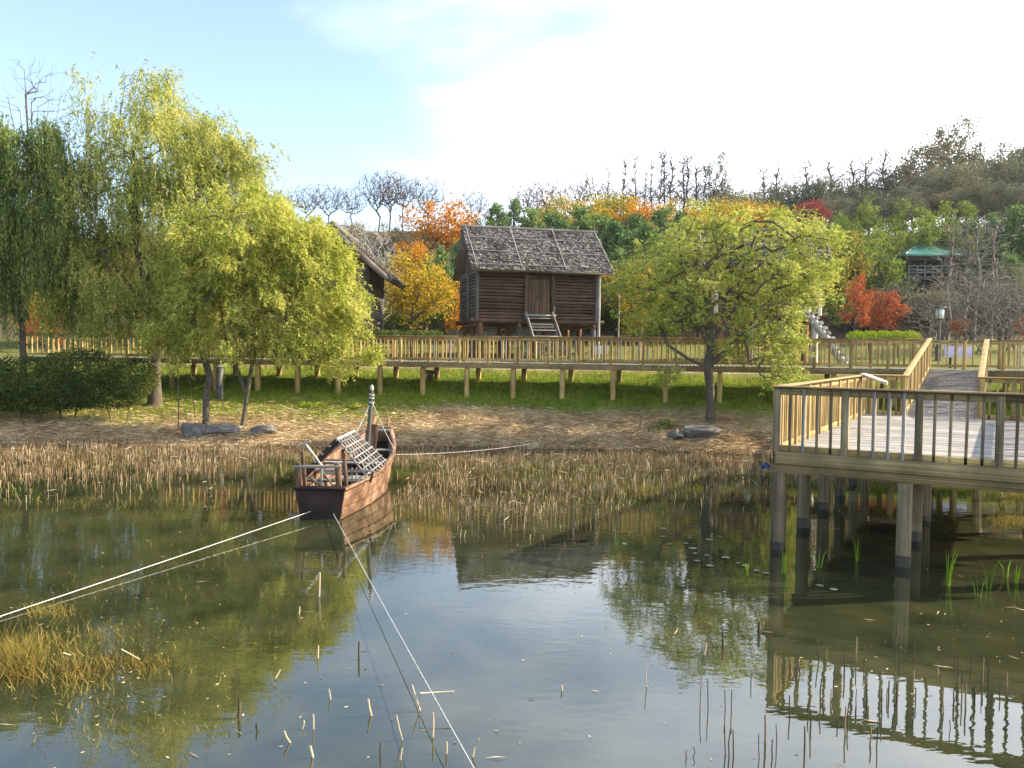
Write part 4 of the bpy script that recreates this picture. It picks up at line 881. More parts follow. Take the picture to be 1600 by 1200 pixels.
# right hut behind the right willow, with a pale log stair
dr = 43.
xo = (1118-800)/FPX*dr
rh, rq = raised_house('thatched_hut', 'weathered hut on stilts largely hidden behind the right willow', (xo, dr), R(-6), 5.2, 4.0, P(1118, 488, dr)[2], P(1118, 414, dr)[2], P(1118, 362, dr+2)[2], gz(xo, dr), (.7, -.9, 5.9), 35, door=False, logm='dark_log', endm='pale_log')
def log_stair():
    a = P(1256, 482, 41.5); b = P(1322, 574, 40.2); b[2] = gz(b[0], b[1]); o = root('log_stair', (b[0], b[1], b[2]), 'pale notched log stair at the right end of the right hut', 'stair')
    for off in (-.28, .28): pole('stringer', o, 'pale_log', b+np.array((0, off, -.1)), a+np.array((0, off, 0)), .11)
    n = 11
    for k in range(n):
        q = b+(a-b)*(k+.6)/n; pole('tread', o, 'pale_log', q+np.array((.05, -.55, .12)), q+np.array((.05, .55, .12)), .10)
log_stair()
# pavilion with green roof
def pavilion():
    d = 84.; c = P(1438, 400, d); x, y = c[0], d; zt = P(1438, 379, d)[2]; ze = P(1438, 403, d)[2]; zr = P(1438, 420, d)[2]; zb = P(1438, 439, d)[2]; g = gz(x, y)
    o = root('pavilion', (x, y, g), 'dark open pavilion with a green pyramid roof on the right slope', 'pavilion'); hw = 3.05
    V = [(-hw, -hw, 0), (hw, -hw, 0), (hw, hw, 0), (-hw, hw, 0), (0, 0, zt-ze), (-hw, -hw, -.18), (hw, -hw, -.18), (hw, hw, -.18), (-hw, hw, -.18)]
    me = bpy.data.meshes.new('roof'); me.from_pydata(V, [], [(0, 1, 4), (1, 2, 4), (2, 3, 4), (3, 0, 4), (0, 5, 6, 1), (1, 6, 7, 2), (2, 7, 8, 3), (3, 8, 5, 0), (5, 8, 7, 6)]); me.materials.append(MATS['green_roof']); rf = obj('roof', me, o, Matrix.Translation((x, y, ze)))
    for sx, sy in ((-1, -1), (1, -1), (1, 1), (-1, 1)):
        pole('roof_rib', rf, 'green_roof', (x+sx*hw, y+sy*hw, ze+.03), (x, y, zt+.05), .07)
    pole('finial', rf, 'lamp_metal', (x, y, zt-.05), (x, y, zt+.35), .1)
    k = hw-.6
    beam('eave_beam', o, 'dark_paint', (x-k, y-k, ze-.35), (x+k, y-k, ze-.35), .15, .4); beam('eave_beam', o, 'dark_paint', (x-k, y-k+.1, ze-.35), (x-k, y+k, ze-.35), .15, .4); beam('eave_beam', o, 'dark_paint', (x+k, y-k+.1, ze-.35), (x+k, y+k, ze-.35), .15, .4)
    for px in (-k, -k/3, k/3, k):
        for py in (-k, k): beam('column', o, 'dark_paint', (x+px, y+py, min(g, zb)-.5), (x+px, y+py, ze-.18), .2, .2)
    beam('floor', o, 'dark_paint', (x-k-.2, y, zb-.1), (x+k+.2, y, zb-.1), 2*k+.4, .2)
    for z in (zr, zr-.32, zr-.64, zb+.15): beam('rail', o, 'grey_paint', (x-k, y-k-.12, z), (x+k, y-k-.12, z), .06, .09)
    for i in range(7): xx = x-k+2*k*i/6; beam('rail_post', o, 'grey_paint', (xx, y-k-.18, zb), (xx, y-k-.18, zr+.05), .09, .09)
pavilion()

# ------------------------------------------------------------------ boat
def boat():
    ax = Vector((.22, 6.3, 0)).normalized(); rz = math.atan2(-ax.x, ax.y); bx = Vector((-3.86, 16.15, 0))
    o = root('wooden_boat', bx, 'old red-brown wooden boat with a lattice shelter and short mast moored among the reeds', 'boat', rz=rz, scale=.94)
    M = W[o.name].copy()
    def g(x, y, z): return M @ Vector((x, y, z))
    ys = np.linspace(0, 6.6, 23)
    top = np.interp(ys, [0, 1, 2.2, 3.4, 4.6, 5.8, 6.6], [.46, .76, .89, .89, .78, .48, .22]); bot = np.interp(ys, [0, 1, 2.2, 3.4, 4.6, 5.8, 6.6], [.36, .58, .68, .68, .56, .28, .16])
    sh = np.interp(ys, [0, 1, 2.2, 3.4, 4.6, 5.8, 6.6], [.60, .64, .72, .82, .97, 1.2, 1.42]); kl = np.interp(ys, [0, 1, 2.2, 3.4, 4.6, 5.8, 6.6], [-.15, -.2, -.2, -.2, -.12, .15, .5])
    k3 = np.ones(5)/5
    sm = lambda a: np.convolve(np.pad(a, 2, mode='edge'), k3, 'valid')
    top, bot, sh, kl = map(sm, (top, bot, sh, kl))
    for sg, nm in ((1, 'starboard'), (-1, 'port')):
        for s in range(4):
            f0, f1 = s/4+.012, (s+1)/4-.012; V = []
            for i in range(len(ys)):
                for f in (f0, f1):
                    wv = bot[i]+(top[i]-bot[i])*f**.8; z = kl[i]+(sh[i]-kl[i])*f; e = .012*(3-s) if s else .03
                    V += [(sg*(wv+.014*(s % 2)), ys[i], z), (sg*(wv-.045), ys[i], z)]
            F = []
            for i in range(len(ys)-1):
                a = 4*i; b = a+4
                F += [(a, b, b+2, a+2), (a+1, a+3, b+3, b+1), (a+2, b+2, b+3, a+3), (a, a+1, b+1, b)]
            F += [(0, 2, 3, 1), (4*len(ys)-4, 4*len(ys)-3, 4*len(ys)-1, 4*len(ys)-2)]
            me = bpy.data.meshes.new('hull_plank'); me.from_pydata(V, [], F); me.materials.append(MATS['boat_wood']); smooth(me)
            me.polygons.foreach_set('use_smooth', np.zeros(len(me.polygons), bool))
            obj('hull_plank', me, o, M)
        pts = [(sg*(top[i]+.0), ys[i], sh[i]+.025) for i in range(len(ys))]
        for i in range(0, len(ys)-1, 2): beam('gunwale', o, 'boat_wood', g(*pts[i]), g(*pts[min(i+2, len(ys)-1)]), .10, .05)
        # tall bow cheek
        beam('bow_cheek', o, 'boat_wood', g(sg*.27, 6.2, 1.05), g(sg*.20, 6.68, 1.62), .04, .16)
    # bottom, transom, bow plate
    V = []; F = []
    for i in range(len(ys)): V += [(-bot[i], ys[i], kl[i]), (bot[i], ys[i], kl[i]), (-bot[i]+.02, ys[i], kl[i]+.05), (bot[i]-.02, ys[i], kl[i]+.05)]
    for i in range(len(ys)-1): a = 4*i; F += [(a, a+4, a+5, a+1), (a+2, a+3, a+7, a+6)]
    me = bpy.data.meshes.new('hull_bottom'); me.from_pydata(V, [], F); me.materials.append(MATS['boat_dark_shade']); obj('hull_bottom', me, o, M)
    def plate(nm, y, i, mat, zt, th=.06):
        V = [(-bot[i]-.01, y, kl[i]-.02), (bot[i]+.01, y, kl[i]-.02), (top[i]+.02, y, zt), (-top[i]-.02, y, zt)]; V2 = [(a, b+th, c) for a, b, c in V]
        me = bpy.data.meshes.new(nm); me.from_pydata(V+V2, [], [(0, 1, 2, 3), (7, 6, 5, 4)]+[(j, j+4, (j+1) % 4+4, (j+1) % 4) for j in range(4)]); me.materials.append(MATS[mat]); return obj(nm, me, o, M)
    plate('transom', -.065, 0, 'boat_dark_shade', sh[0]+.03); plate('bow_plate', 6.6, len(ys)-1, 'boat_wood', sh[-1]-.02)
    beam('transom_rail', o, 'boat_dark_shade', g(-.56, -.06, sh[0]+.06), g(.54, -.06, sh[0]+.06), .14, .07)
    # decks
    def deck(y0, y1, z0, z1, mat, n):
        for k in range(n):
            yy = y0+(y1-y0)*(k+.5)/n; wv = float(np.interp(yy, ys, bot))+(float(np.interp(yy, ys, top))-float(np.interp(yy, ys, bot)))*.6-.06; z = z0+(z1-z0)*(k+.5)/n
            beam('deck_board', o, mat, g(-wv, yy, z), g(wv, yy, z), (y1-y0)/n-.012, .035)
    deck(.05, 1.35, .34, .36, 'boat_wood', 7); deck(1.4, 4.6, .06, .10, 'boat_dark_shade', 14); deck(4.7, 6.5, .55, .95, 'boat_dark_shade', 8)
    for y in (1.42, 2.4, 3.3, 4.65): wv = float(np.interp(y, ys, top)); z = float(np.interp(y, ys, sh)); beam('thwart', o, 'grey_timber', g(-wv, y, z-.08), g(wv, y, z-.08), .16, .05)
    beam('bow_crossbar', o, 'grey_timber', g(-.42, 6.1, 1.3), g(.42, 6.1, 1.3), .1, .08)
    beam('seat_box', o, 'boat_dark_shade', g(-.05, 1.7, .42), g(.55, 1.7, .42), .4, .34); beam('seat_board', o, 'grey_timber', g(-.1, 1.7, .62), g(.6, 1.7, .62), .46, .035)
    # stern frame
    beam('stern_post', o, 'boat_wood', g(-.46, .02, .45), g(-.50, -.02, 1.20), .10, .09); beam('stern_post', o, 'boat_wood', g(.42, .02, .45), g(.36, -.02, 1.20), .10, .09)
    beam('stern_post', o, 'boat_wood', g(-.40, .25, .40), g(-.46, .2, 1.42), .07, .06); beam('stern_post', o, 'boat_wood', g(.50, .3, .40), g(.44, .25, 1.40), .07, .06)
    beam('stern_bar', o, 'grey_timber', g(-.60, -.04, 1.12), g(.44, -.04, 1.14), .055, .055)
    for a, b in (((0.0, .05, 1.1), (.02, .0, .5)), ((.02, .05, 1.0), (.34, .3, .48)), ((-.05, .1, .72), (-.38, .1, .92)), ((-.30, .2, .50), (.30, .1, .62)), ((.1, .0, .97), (.44, .1, .97))): pole('strut', o, 'bamboo_grey', g(*a), g(*b), .022)
    pole('tiller', o, 'bamboo_pale', g(.02, .05, 1.12), g(-.34, -.02, 1.62), .026); pole('tiller_grip', o, 'bamboo_pale', g(-.46, -.04, 1.58), g(-.22, -.02, 1.68), .022)
    # lattice shelter
    y0, y1, zr = 1.25, 2.95, 1.56
    def ft(sg, y): return (sg*(float(np.interp(y, ys, top))-.02), y, float(np.interp(y, ys, sh))+.04)
    pole('ridge_pole', o, 'bamboo_pale', g(.06, y0-.12, zr+.03), g(.02, y1+.1, zr+.03), .032)
    for k in range(8):
        y = y0+(y1-y0)*k/7; pole('lattice_pole', o, 'bamboo_grey', g(.05, y, zr), g(*ft(1, y)), .024)
    for k in range(7):
        f = (k+.6)/7; A = np.array((.05, y0-.05, zr)); B = np.array(ft(1, y0)); C = np.array((.05, y1+.05, zr)); D = np.array(ft(1, y1))
        p = A+(B-A)*f; q = C+(D-C)*f; pole('lattice_slat', o, 'bamboo_grey', g(p[0]+.02, p[1], p[2]+.025), g(q[0]+.02, q[1], q[2]+.025), .019)
    for y in (y0, (y0+y1)/2, y1): beam('rafter', o, 'boat_dark_shade' if y == y0 else 'bamboo_grey', g(.05, y, zr), g(*ft(-1, y)), .05, .13 if y == y0 else .06)
    for k in range(4):
        f = (k+1)/4.6; A = np.array((.05, y0-.1, zr)); B = np.array(ft(-1, y0)); C = np.array((.05, y1, zr)); D = np.array(ft(-1, y1)); p = A+(B-A)*f; q = C+(D-C)*f
        pole('purlin', o, 'bamboo_pale', g(p[0], p[1], p[2]+.05), g(q[0], q[1], q[2]+.05), .026)
    for y in (y0, y1): pole('cross_tie', o, 'bamboo_grey', g(-.75, y, .86), g(.85, y, .86), .026)
    for x in (.36, .46): pole('stay', o, 'bamboo_grey', g(x, y0+.1, .3), g(x, y0+.1, .92), .018)
    # mast
    ms = pole('mast', o, 'grey_log', g(.25, 3.25, .1), g(.40, 3.3, 2.62), .055)
    v, f = tube([(0, 0, 0), (0, 0, .03), (0, 0, .06), (0, 0, .11), (0, 0, .15)], np.array([.03, .045, .05, .042, .015]), 10)
    obj('knob', smooth(mesh_np('knob', v, f, 'pale_log')), ms, Matrix.Translation(g(.40, 3.3, 2.60)))
    for z in (2.42, 2.5, 2.30):
        v, f = tube([(.06*math.cos(a), .06*math.sin(a), .02*math.sin(2*a)) for a in np.linspace(0, 6.28, 14)], .011, 5); obj('lashing', mesh_np('lashing', v, f, 'rope'), ms, Matrix.Translation(g(.395, 3.3, z)))
    for e in ((.02, 2.9, 1.45), (-.05, 3.1, 1.3), (.80, 4.4, .95)):
        a = np.array((.39, 3.3, 2.35)); b = np.array(e); v, f = tube([a+(b-a)*t-np.array((0, 0, .05*4*t*(1-t))) for t in np.linspace(0, 1, 9)], .011, 5); obj('mast_stay', mesh_np('mast_stay', v, f, 'rope'), o, M)
    beam('mast_partner', o, 'boat_wood', g(.30, 3.38, .3), g(.46, 3.5, 1.72), .17, .05, (0, 1, 0))
    pole('rope_bollard', o, 'boat_dark_shade', g(.86, 1.0, .64), g(.92, 1.0, .84), .03)
    return g
bg_ = boat()
def rope(label, pts, r=.013):
    v, f = tube(pts, r, 6); b = pts[0]
    tag(obj('rope', smooth(mesh_np('rope', np.array(v)-b, f, 'rope')), None, Matrix.Translation(Vector(b))), label, 'rope')
def ropeline(a, b, sag, n=24): return [np.array(a)+(np.array(b)-np.array(a))*t-np.array((0, 0, sag*4*t*(1-t))) for t in np.linspace(0, 1, n)]
a = np.array(bg_(-.2, -.09, .16)); b = P(0, 962, 9.95); rope('white mooring rope from the boat stern running to the left edge', ropeline(a, a+(b-a)*1.35, .012), .0075)
a = np.array(bg_(.30, -.09, .12)); b = P(673, 1075, 7.43); rope('white mooring rope running from the boat towards the bottom of the photo', ropeline(a, a+(b-a)*1.55, .03), .0055)
rope('thin pale rope from the boat bow to the reedy shore', ropeline(np.array(bg_(.60, 5.2, .72)), P(850, 690, 27.5), .10), .006)

# ------------------------------------------------------------------ rocks
def rock(label, px, py, d, rx, ry, seed, rd=.5):
    rng = np.random.default_rng(seed); c = P(px, py, d); s = d/FPX; r = (rx*s, rd, ry*s); c[2] = gz(c[0], c[1])+r[2]*.45
    import bmesh
    bm = bmesh.new(); bmesh.ops.create_icosphere(bm, subdivisions=3, radius=1)
    pl = [(Vector(rng.normal(size=3)).normalized(), rng.uniform(.5, .82)) for _ in range(13)]
    for v in bm.verts:
        for n_, k in pl:
            e = v.co.dot(n_)
            if e > k: v.co -= n_*(e-k)
        v.co += Vector(rng.normal(size=3))*.022
        v.co = Vector((v.co.x*r[0]*1.15, v.co.y*r[1]*1.15, v.co.z*r[2]*1.2))
    me = bpy.data.meshes.new('rock'); bm.to_mesh(me); bm.free(); me.materials.append(MATS['rock'])
    tag(obj('rock', me, None, Matrix.Translation(Vector(c))), label, 'rock', 'rocks on the bank')
rock('grey boulder leaning at the left end of the rock row under the lime willow', 302, 655, 29.4, 23, 16, 1)
rock('low dark rock second from the left under the lime willow', 348, 657, 29.4, 34, 12, 2)
rock('squared grey rock at the right end of the row under the lime willow', 408, 650, 29.6, 22, 12, 4)
rock('long dark rock at the foot of the right willow', 1092, 655, 28.9, 36, 12, 5)
rock('small dark rock left of the right willow trunk', 1058, 650, 29.0, 16, 9, 6)

# ------------------------------------------------------------------ posts, lamp, signs
def lamp_post():
    d = 44.; x = (1465-800)/FPX*d; g = gz(x, d); zt = P(1465, 476, d)[2]
    o = root('lamp_post', (x, d, g), 'grey lamp post with a square lantern behind the boardwalk ramp', 'lamp')
    pole('post', o, 'lamp_metal', (x, d, g-.1), (x, d, zt-.75), .09); pole('base', o, 'lamp_metal', (x, d, g-.1), (x, d, g+1.1), .17)
    lt = beam('lantern', o, 'lamp_glass', (x, d, zt-.75), (x, d, zt-.2), .34, .34)
    beam('cap', lt, 'lamp_metal', (x, d, zt-.2), (x, d, zt-.12), .52, .52); beam('collar', lt, 'lamp_metal', (x, d, zt-.8), (x, d, zt-.75), .3, .3); pole('finial', lt, 'lamp_metal', (x, d, zt-.12), (x, d, zt+.05), .05)
    for sx in (-1, 1):
        for sy in (-1, 1): beam('frame_bar', lt, 'lamp_metal', (x+sx*.17, d+sy*.17, zt-.75), (x+sx*.17, d+sy*.17, zt-.2), .03, .03)
lamp_post()
def slim_pole():
    d = 50.; x = (965-800)/FPX*d; g = gz(x, d); zt = P(965, 446, d)[2]
    o = root('slim_pole', (x, d, g), 'slender pale pole with a short crossbar right of the storehouse', 'pole')
    pole('post', o, 'bark_white', (x, d, g-.1), (x, d, zt), .055); beam('crossbar', o, 'grey_paint', (x-.35, d, zt-.05), (x+.35, d, zt-.05), .06, .08); beam('foot_plate', o, 'concrete', (x-.15, d, g+.02), (x+.15, d, g+.02), .3, .1)
slim_pole()
def sign_board(name, label, px0, px1, y0, y1, d, mat, legs=2, tilt=.0):
    a = P(px0, y0, d); b = P(px1, y1, d); g = gz((a[0]+b[0])/2, d); o = root(name, ((a[0]+b[0])/2, d, g), label, 'sign'); zc = (a[2]+b[2])/2
    beam('panel', o, mat, (a[0], d, zc), (b[0], d, zc), .05, a[2]-b[2], (0, -tilt, 1)); beam('frame_bar', o, 'grey_paint', (a[0]-.02, d+.02, a[2]+.03), (b[0]+.02, d+.02, a[2]+.03), .07, .05)
    for k in range(legs):
        x = a[0]+(b[0]-a[0])*(k+.5)/legs; beam('leg', o, 'dark_paint', (x, d+.06, g-.1), (x, d+.06, b[2]+.05), .09, .09)
sign_board('notice_board', 'pale lilac notice board behind the top of the ramp', 1476, 1518, 541, 559, 38, 'lilac_sign')
sign_board('notice_board', 'small white notice board behind the rail right of the storehouse', 931, 950, 540, 553, 42, 'white_paint', 1)
sign_board('notice_board', 'small tan notice board on the path left of the storehouse ladder', 695, 709, 537, 551, 42, 'tan_board', 1)
def flood():
    q = P(672, 576, 36.6); g = gz(q[0], q[1]); o = root('flood_light', (q[0], q[1], g), 'small grey floodlight on the lawn under the boardwalk', 'lamp')
    beam('housing', o, 'grey_paint', (q[0]-.2, q[1], g+.28), (q[0]+.2, q[1], g+.28), .2, .18); beam('bracket', o, 'lamp_metal', (q[0]-.14, q[1], g+.1), (q[0]+.14, q[1], g+.1), .12, .16); beam('foot', o, 'lamp_metal', (q[0]-.1, q[1], g), (q[0]+.1, q[1], g), .2, .06)
flood()
cp = P(343, 570, 35.0); cpz = gz(cp[0], 35.0)
o = root('concrete_post', (cp[0], 35.0, cpz), 'square grey concrete post behind the lime willow stems', 'post')
beam('shaft', o, 'concrete', (cp[0], 35, cpz-.3), (cp[0], 35, 2.55), .25, .25, (1, 0, 0)); beam('head', o, 'concrete', (cp[0], 35, 2.55), (cp[0], 35, 2.62), .29, .29, (1, 0, 0))

# ------------------------------------------------------------------ grass, straw, reeds
def blades(pos, h, wd, lean, rng):
    n = len(pos); a = rng.uniform(0, 6.28, n); s = np.stack([np.cos(a), np.sin(a), np.zeros(n)], 1)*np.broadcast_to(wd, n)[:, None]/2
    t = pos+np.stack([rng.normal(size=n)*lean, rng.normal(size=n)*lean, np.ones(n)], 1)*np.broadcast_to(h, n)[:, None]
    v = np.stack([pos-s, pos+s, t], 1).reshape(-1, 3); return v, np.arange(3*n).reshape(-1, 3)
def stuff(name, label, cat, v, f, mat):
    return tag(obj(name, mesh_np(name, v, f, mat)), label, cat, kind='stuff')
def wetgrass():
    rng = np.random.default_rng(41); n = 150000; x = rng.uniform(-24, 20, n); b = np.interp(x, WX, WY); s = np.interp(x, SX, SY); y = s+(b+5-s)*rng.uniform(0, 1, n)
    t = (y-s)/(b-s); nz = .5+.25*wob(x*.6, y*.6); g = sstep((t-grass_line(x)-.35*(nz-.5))/.28)
    k = (rng.uniform(0, 1, n) < g*.8+.03)&(t > .1)&~((y > b+3.4)&(y < b+6.4)); x, y = x[k], y[k]; n = len(x)
    p = np.stack([x, y, ground_z(x, y)-.01], 1); v, f = blades(p, rng.uniform(.06, .20, n)*(1+.6*(rng.random(n) < .1)), .022, .5, rng)
    stuff('bank_grass', 'short green grass on the bank under the boardwalk', 'grass', v, f, 'grass_blade')
wetgrass()
def litter():
    rng = np.random.default_rng(42); n = 64000; x = rng.uniform(-24, 13, n); b = np.interp(x, WX, WY); s = np.interp(x, SX, SY); t = np.clip(rng.beta(1.2, 2.0, n)*.95-.06, -.08, .9); y = s+(b-s)*t
    L = rng.uniform(.12, .5, n); a = rng.uniform(0, 6.28, n); d = np.stack([np.cos(a), np.sin(a)*.8, rng.normal(size=n)*.14], 1)
    z = np.maximum(ground_z(x, y), .0)+rng.uniform(.005, .09, n); p = np.stack([x, y, z], 1)
    v, f = leaf_quads(p, d, L, rng.uniform(.012, .028, n), rng)
    stuff('reed_litter', 'pale cut reed straw strewn over the shore', 'straw', v, f, 'straw')
    n = 9000; x = rng.uniform(-24, 15, n); b = np.interp(x, WX, WY); s = np.interp(x, SX, SY); y = s+(b+6-s)*rng.uniform(.25, 1, n)
    p = np.stack([x, y, ground_z(x, y)+rng.uniform(.02, .10, n)], 1); v, f = leaf_quads(p, rng.normal(size=(n, 3))*(1, 1, .3), rng.uniform(.06, .11, n), rng.uniform(.03, .05, n), rng)
    stuff('fallen_leaves', 'scattered fallen leaves on the grassy bank', 'leaves', v, f, 'fallen_leaf')
litter()
def stalks(x, y, z0, h, r, lean, rng, bend=.0):
    """three-sided upright stalks"""
    n = len(x); a = rng.uniform(0, 6.28, n); lv = np.stack([rng.normal(size=n)*lean, rng.normal(size=n)*lean, np.ones(n)], 1)*np.broadcast_to(h, n)[:, None]
    p = np.stack([x, y, np.broadcast_to(z0, n)], 1); V = []
    for k in range(3):
        o_ = np.stack([np.cos(a+k*2.094), np.sin(a+k*2.094), np.zeros(n)], 1)*np.broadcast_to(r, n)[:, None]; V += [p+o_, p+lv+o_*.8]
    v = np.stack(V, 1).reshape(-1, 3); i = (np.arange(n)*6)[:, None]
    f = np.concatenate([np.concatenate([i+2*k, i+2*((k+1) % 3), i+2*((k+1) % 3)+1, i+2*k+1], 1) for k in range(3)]); return v, f
def stubble():
    rng = np.random.default_rng(43); N_ = 46000
    x = rng.uniform(-24, 12.5, N_); s = np.interp(x, SX, SY)
    y = s+.6-15*rng.uniform(0, 1, N_)**1.15
    px = 800+x/y*FPX
    front = np.interp(px, [-400, 0, 200, 330, 420, 470, 560, 620, 700, 800, 900, 1000, 1100, 1210, 1300, 1500], [18, 18, 18.5, 20, 21.5, 21.5, 17.5, 16.2, 14.6, 14.4, 15.2, 16.2, 16.6, 17.5, 20, 20])
    dens = sstep((y-front)/np.interp(px, [0, 420, 560], [4, 4, 4.2]))*.85+.10*(y > front-1.2); patch = .5+.5*np.sin(x*1.1+y*.9)*np.cos(x*.5-y*1.3)
    k = (rng.random(N_) < dens*(.35+.65*patch))&(y < s+.7)
    ax, ay = .22/6.31, 6.3/6.31; bxl = (x+3.86)*ay-(y-16.15)*ax; byl = (x+3.86)*ax+(y-16.15)*ay
    k &= ~((np.abs(bxl) < 1.02)&(byl > -.9)&(byl < 7))
    k &= ~((bxl > -1.6)&(bxl < .6)&(byl < 0)&(byl > -3))
    x, y = x[k], y[k]; n = len(x); g = np.minimum(ground_z(x, y), 0)
    v, f = stalks(x, y, np.maximum(g, -.3), np.maximum(g, -.3)*-1+rng.uniform(.03, .19, n)*np.interp(x, [-12, -6, -2], [1.35, 1.2, 1]), rng.uniform(.005, .011, n), .13, rng)
    stuff('reed_stubble', 'cut brown reed stubble standing in the shallow water along the shore', 'reeds', v, f, 'reed_stub')
    m = 600; i = rng.integers(0, n, m); d = np.stack([rng.normal(size=m), rng.normal(size=m), rng.normal(size=m)*.35], 1)
    p = np.stack([x[i], y[i], rng.uniform(.02, .3, m)], 1); v, f = leaf_quads(p, d, rng.uniform(.12, .45, m), .016, rng)
    stuff('broken_reeds', 'pale broken reed leaves leaning in the stubble', 'reeds', v, f, 'reed_pale')
    # green weed just above the water between the stalks
    m = 9000; xx = rng.uniform(-20, 11, m); yy = rng.uniform(17, 27, m); kk = (np.sin(xx*.9)+np.cos(yy*1.3+xx*.4) > 1.05); xx, yy = xx[kk], yy[kk]; m = len(xx)
    v, f = blades(np.stack([xx, yy, np.full(m, -.02)], 1), rng.uniform(.03, .10, m), .02, .8, rng); stuff('water_weed', 'low green weed patches between the reed stubble', 'weed', v, f, 'grass_blade')
stubble()
def wd(py, px=800): return EYE*FPX/max(20, py-(548+.0115*(px-800)))
def marsh():
    rng = np.random.default_rng(44); parts = []
    for px, py, rx, ry, n, h in ((20, 1045, 42, 28, 1300, .22), (70, 960, 50, 14, 500, .10), (60, 1015, 70, 30, 500, .14), (115, 1060, 50, 30, 500, .16), (190, 1045, 60, 20, 350, .13), (240, 1050, 50, 18, 200, .12), (150, 1000, 90, 25, 350, .1), (-60, 1040, 60, 40, 1000, .26), (120, 1120, 120, 40, 170, .1), (250, 1150, 140, 40, 200, .1), (200, 920, 180, 40, 170, .1), (330, 870, 120, 30, 70, .12), (430, 1000, 100, 60, 60, .1), (300, 1010, 120, 60, 110, .09), (200, 790, 160, 14, 260, .14), (1585, 815, 35, 14, 500, .16), (1590, 780, 25, 8, 300, .2)):
        qx = px+rng.normal(size=n)*rx*.5; qy = py+rng.normal(size=n)*ry*.5; d = EYE*FPX/np.maximum(40, qy-(548+.0115*(qx-800))); x = (qx-800)/FPX*d
        p = np.stack([x, d, np.full(n, -.03)], 1); parts.append(blades(p, rng.uniform(.4, 1.2, n)*h, .012, .5, rng))
    v, f = join(parts); stuff('marsh_grass', 'golden marsh grass tufts rising from the water at the lower left', 'grass', v, f, 'marsh_grass')
marsh()
# single cut stalks in the open water
def reed_stalk(px, pyb, hpx, thick, mat, label, group, lean=0.0, seed=0):
    rng = np.random.default_rng(seed); d = wd(pyb, px); x = (px-800)/FPX*d; h = hpx*d/FPX
    base = np.array((x, d, -.35)); t = np.array((x+lean*h, d+rng.normal()*.02, h)); mid = np.array((x, d, 0.))
    pts = [base, mid, mid+(t-mid)*.5+rng.normal(size=3)*.004, t]; r = thick*d/FPX*.28
    v, f = tube(pts, np.array((r, r, r*.95, r*.8)), 7); cap = len(v); v = np.concatenate([v, [t+np.array((0, 0, -.004))]]); me = mesh_np('reed_stalk', v-mid, f, mat)
    tag(obj('reed_stalk', smooth(me), None, Matrix.Translation(Vector(mid))), label, 'reed', group)
G1 = 'cut reed stalks in the open water'; L1 = 'pale cut reed stalk standing alone in the open water at the bottom'
pale = [(499, 936, 38, 5), (467, 965, 12, 4), (497, 1035, 20, 5), (427, 1078, 22, 5), (517, 1102, 18, 5), (582, 1128, 28, 7), (472, 1150, 12, 5), (490, 1150, 24, 5), (453, 1172, 22, 6), (489, 1196, 20, 8), (632, 1168, 42, 4), (680, 1163, 40, 6), (702, 1190, 20, 6), (744, 1195, 26, 7), (629, 1200, 18, 5), (660, 1120, 44, 4), (885, 1088, 10, 5), (1110, 1030, 18, 5), (1020, 1082, 34, 3)]
for i, (a, b, h, t) in enumerate(pale): reed_stalk(a, b, h, t, 'reed_pale', '%s from the left of the pale cut reed stalks in the foreground' % ordinal(sorted(p[0] for p in pale).index(a)), G1, np.random.default_rng(i).normal()*.2, i)
rngs = np.random.default_rng(9); G2 = 'grey reed stalks at the lower right'; L2 = 'thin grey-brown cut reed stalk standing in the water at the lower right'
rs = [(1105, 1118, 55, 3), (1118, 1118, 50, 3), (1145, 1120, 35, 3), (1155, 1122, 36, 3), (1147, 1190, 50, 4), (1153, 1195, 45, 4), (1160, 1192, 42, 4), (1185, 1080, 20, 3), (1210, 1172, 46, 6), (1228, 1180, 40, 3), (1201, 1196, 40, 3), (1222, 1196, 30, 4), (1085, 1196, 14, 3), (1096, 1196, 16, 3), (1273, 1185, 40, 5), (1248, 1130, 36, 4)]
for k in range(62): rs.append((rngs.uniform(1235, 1600), rngs.uniform(1010, 1150)+rngs.uniform(0, 40), rngs.uniform(14, 46), rngs.uniform(2.5, 5)))
for i, (a, b, h, t) in enumerate(rs): reed_stalk(a, b, h, t, 'stub_dark' if i % 4 else 'reed_stub', L2, G2, np.random.default_rng(i+50).normal()*.07, i+50)
for i, (a, b, h, t, lab) in enumerate([(371, 1132, 32, 9, 'short dark rotten post in the water at the lower left'), (401, 1152, 14, 6, 'small dark stub right of the rotten post at the lower left'), (562, 1036, 28, 6, 'thin dark stalk right of the mooring rope in open water'), (1139, 1018, 22, 8, 'dark stump in the water below the right willow reflection'), (1196, 998, 20, 8, 'dark stump beside the reflection of the platform corner post'), (597, 1195, 22, 5, 'short dark stalk at the bottom left of the long rope')]): reed_stalk(a, b, h, t, 'stub_dark', lab, None, .03, i+150)
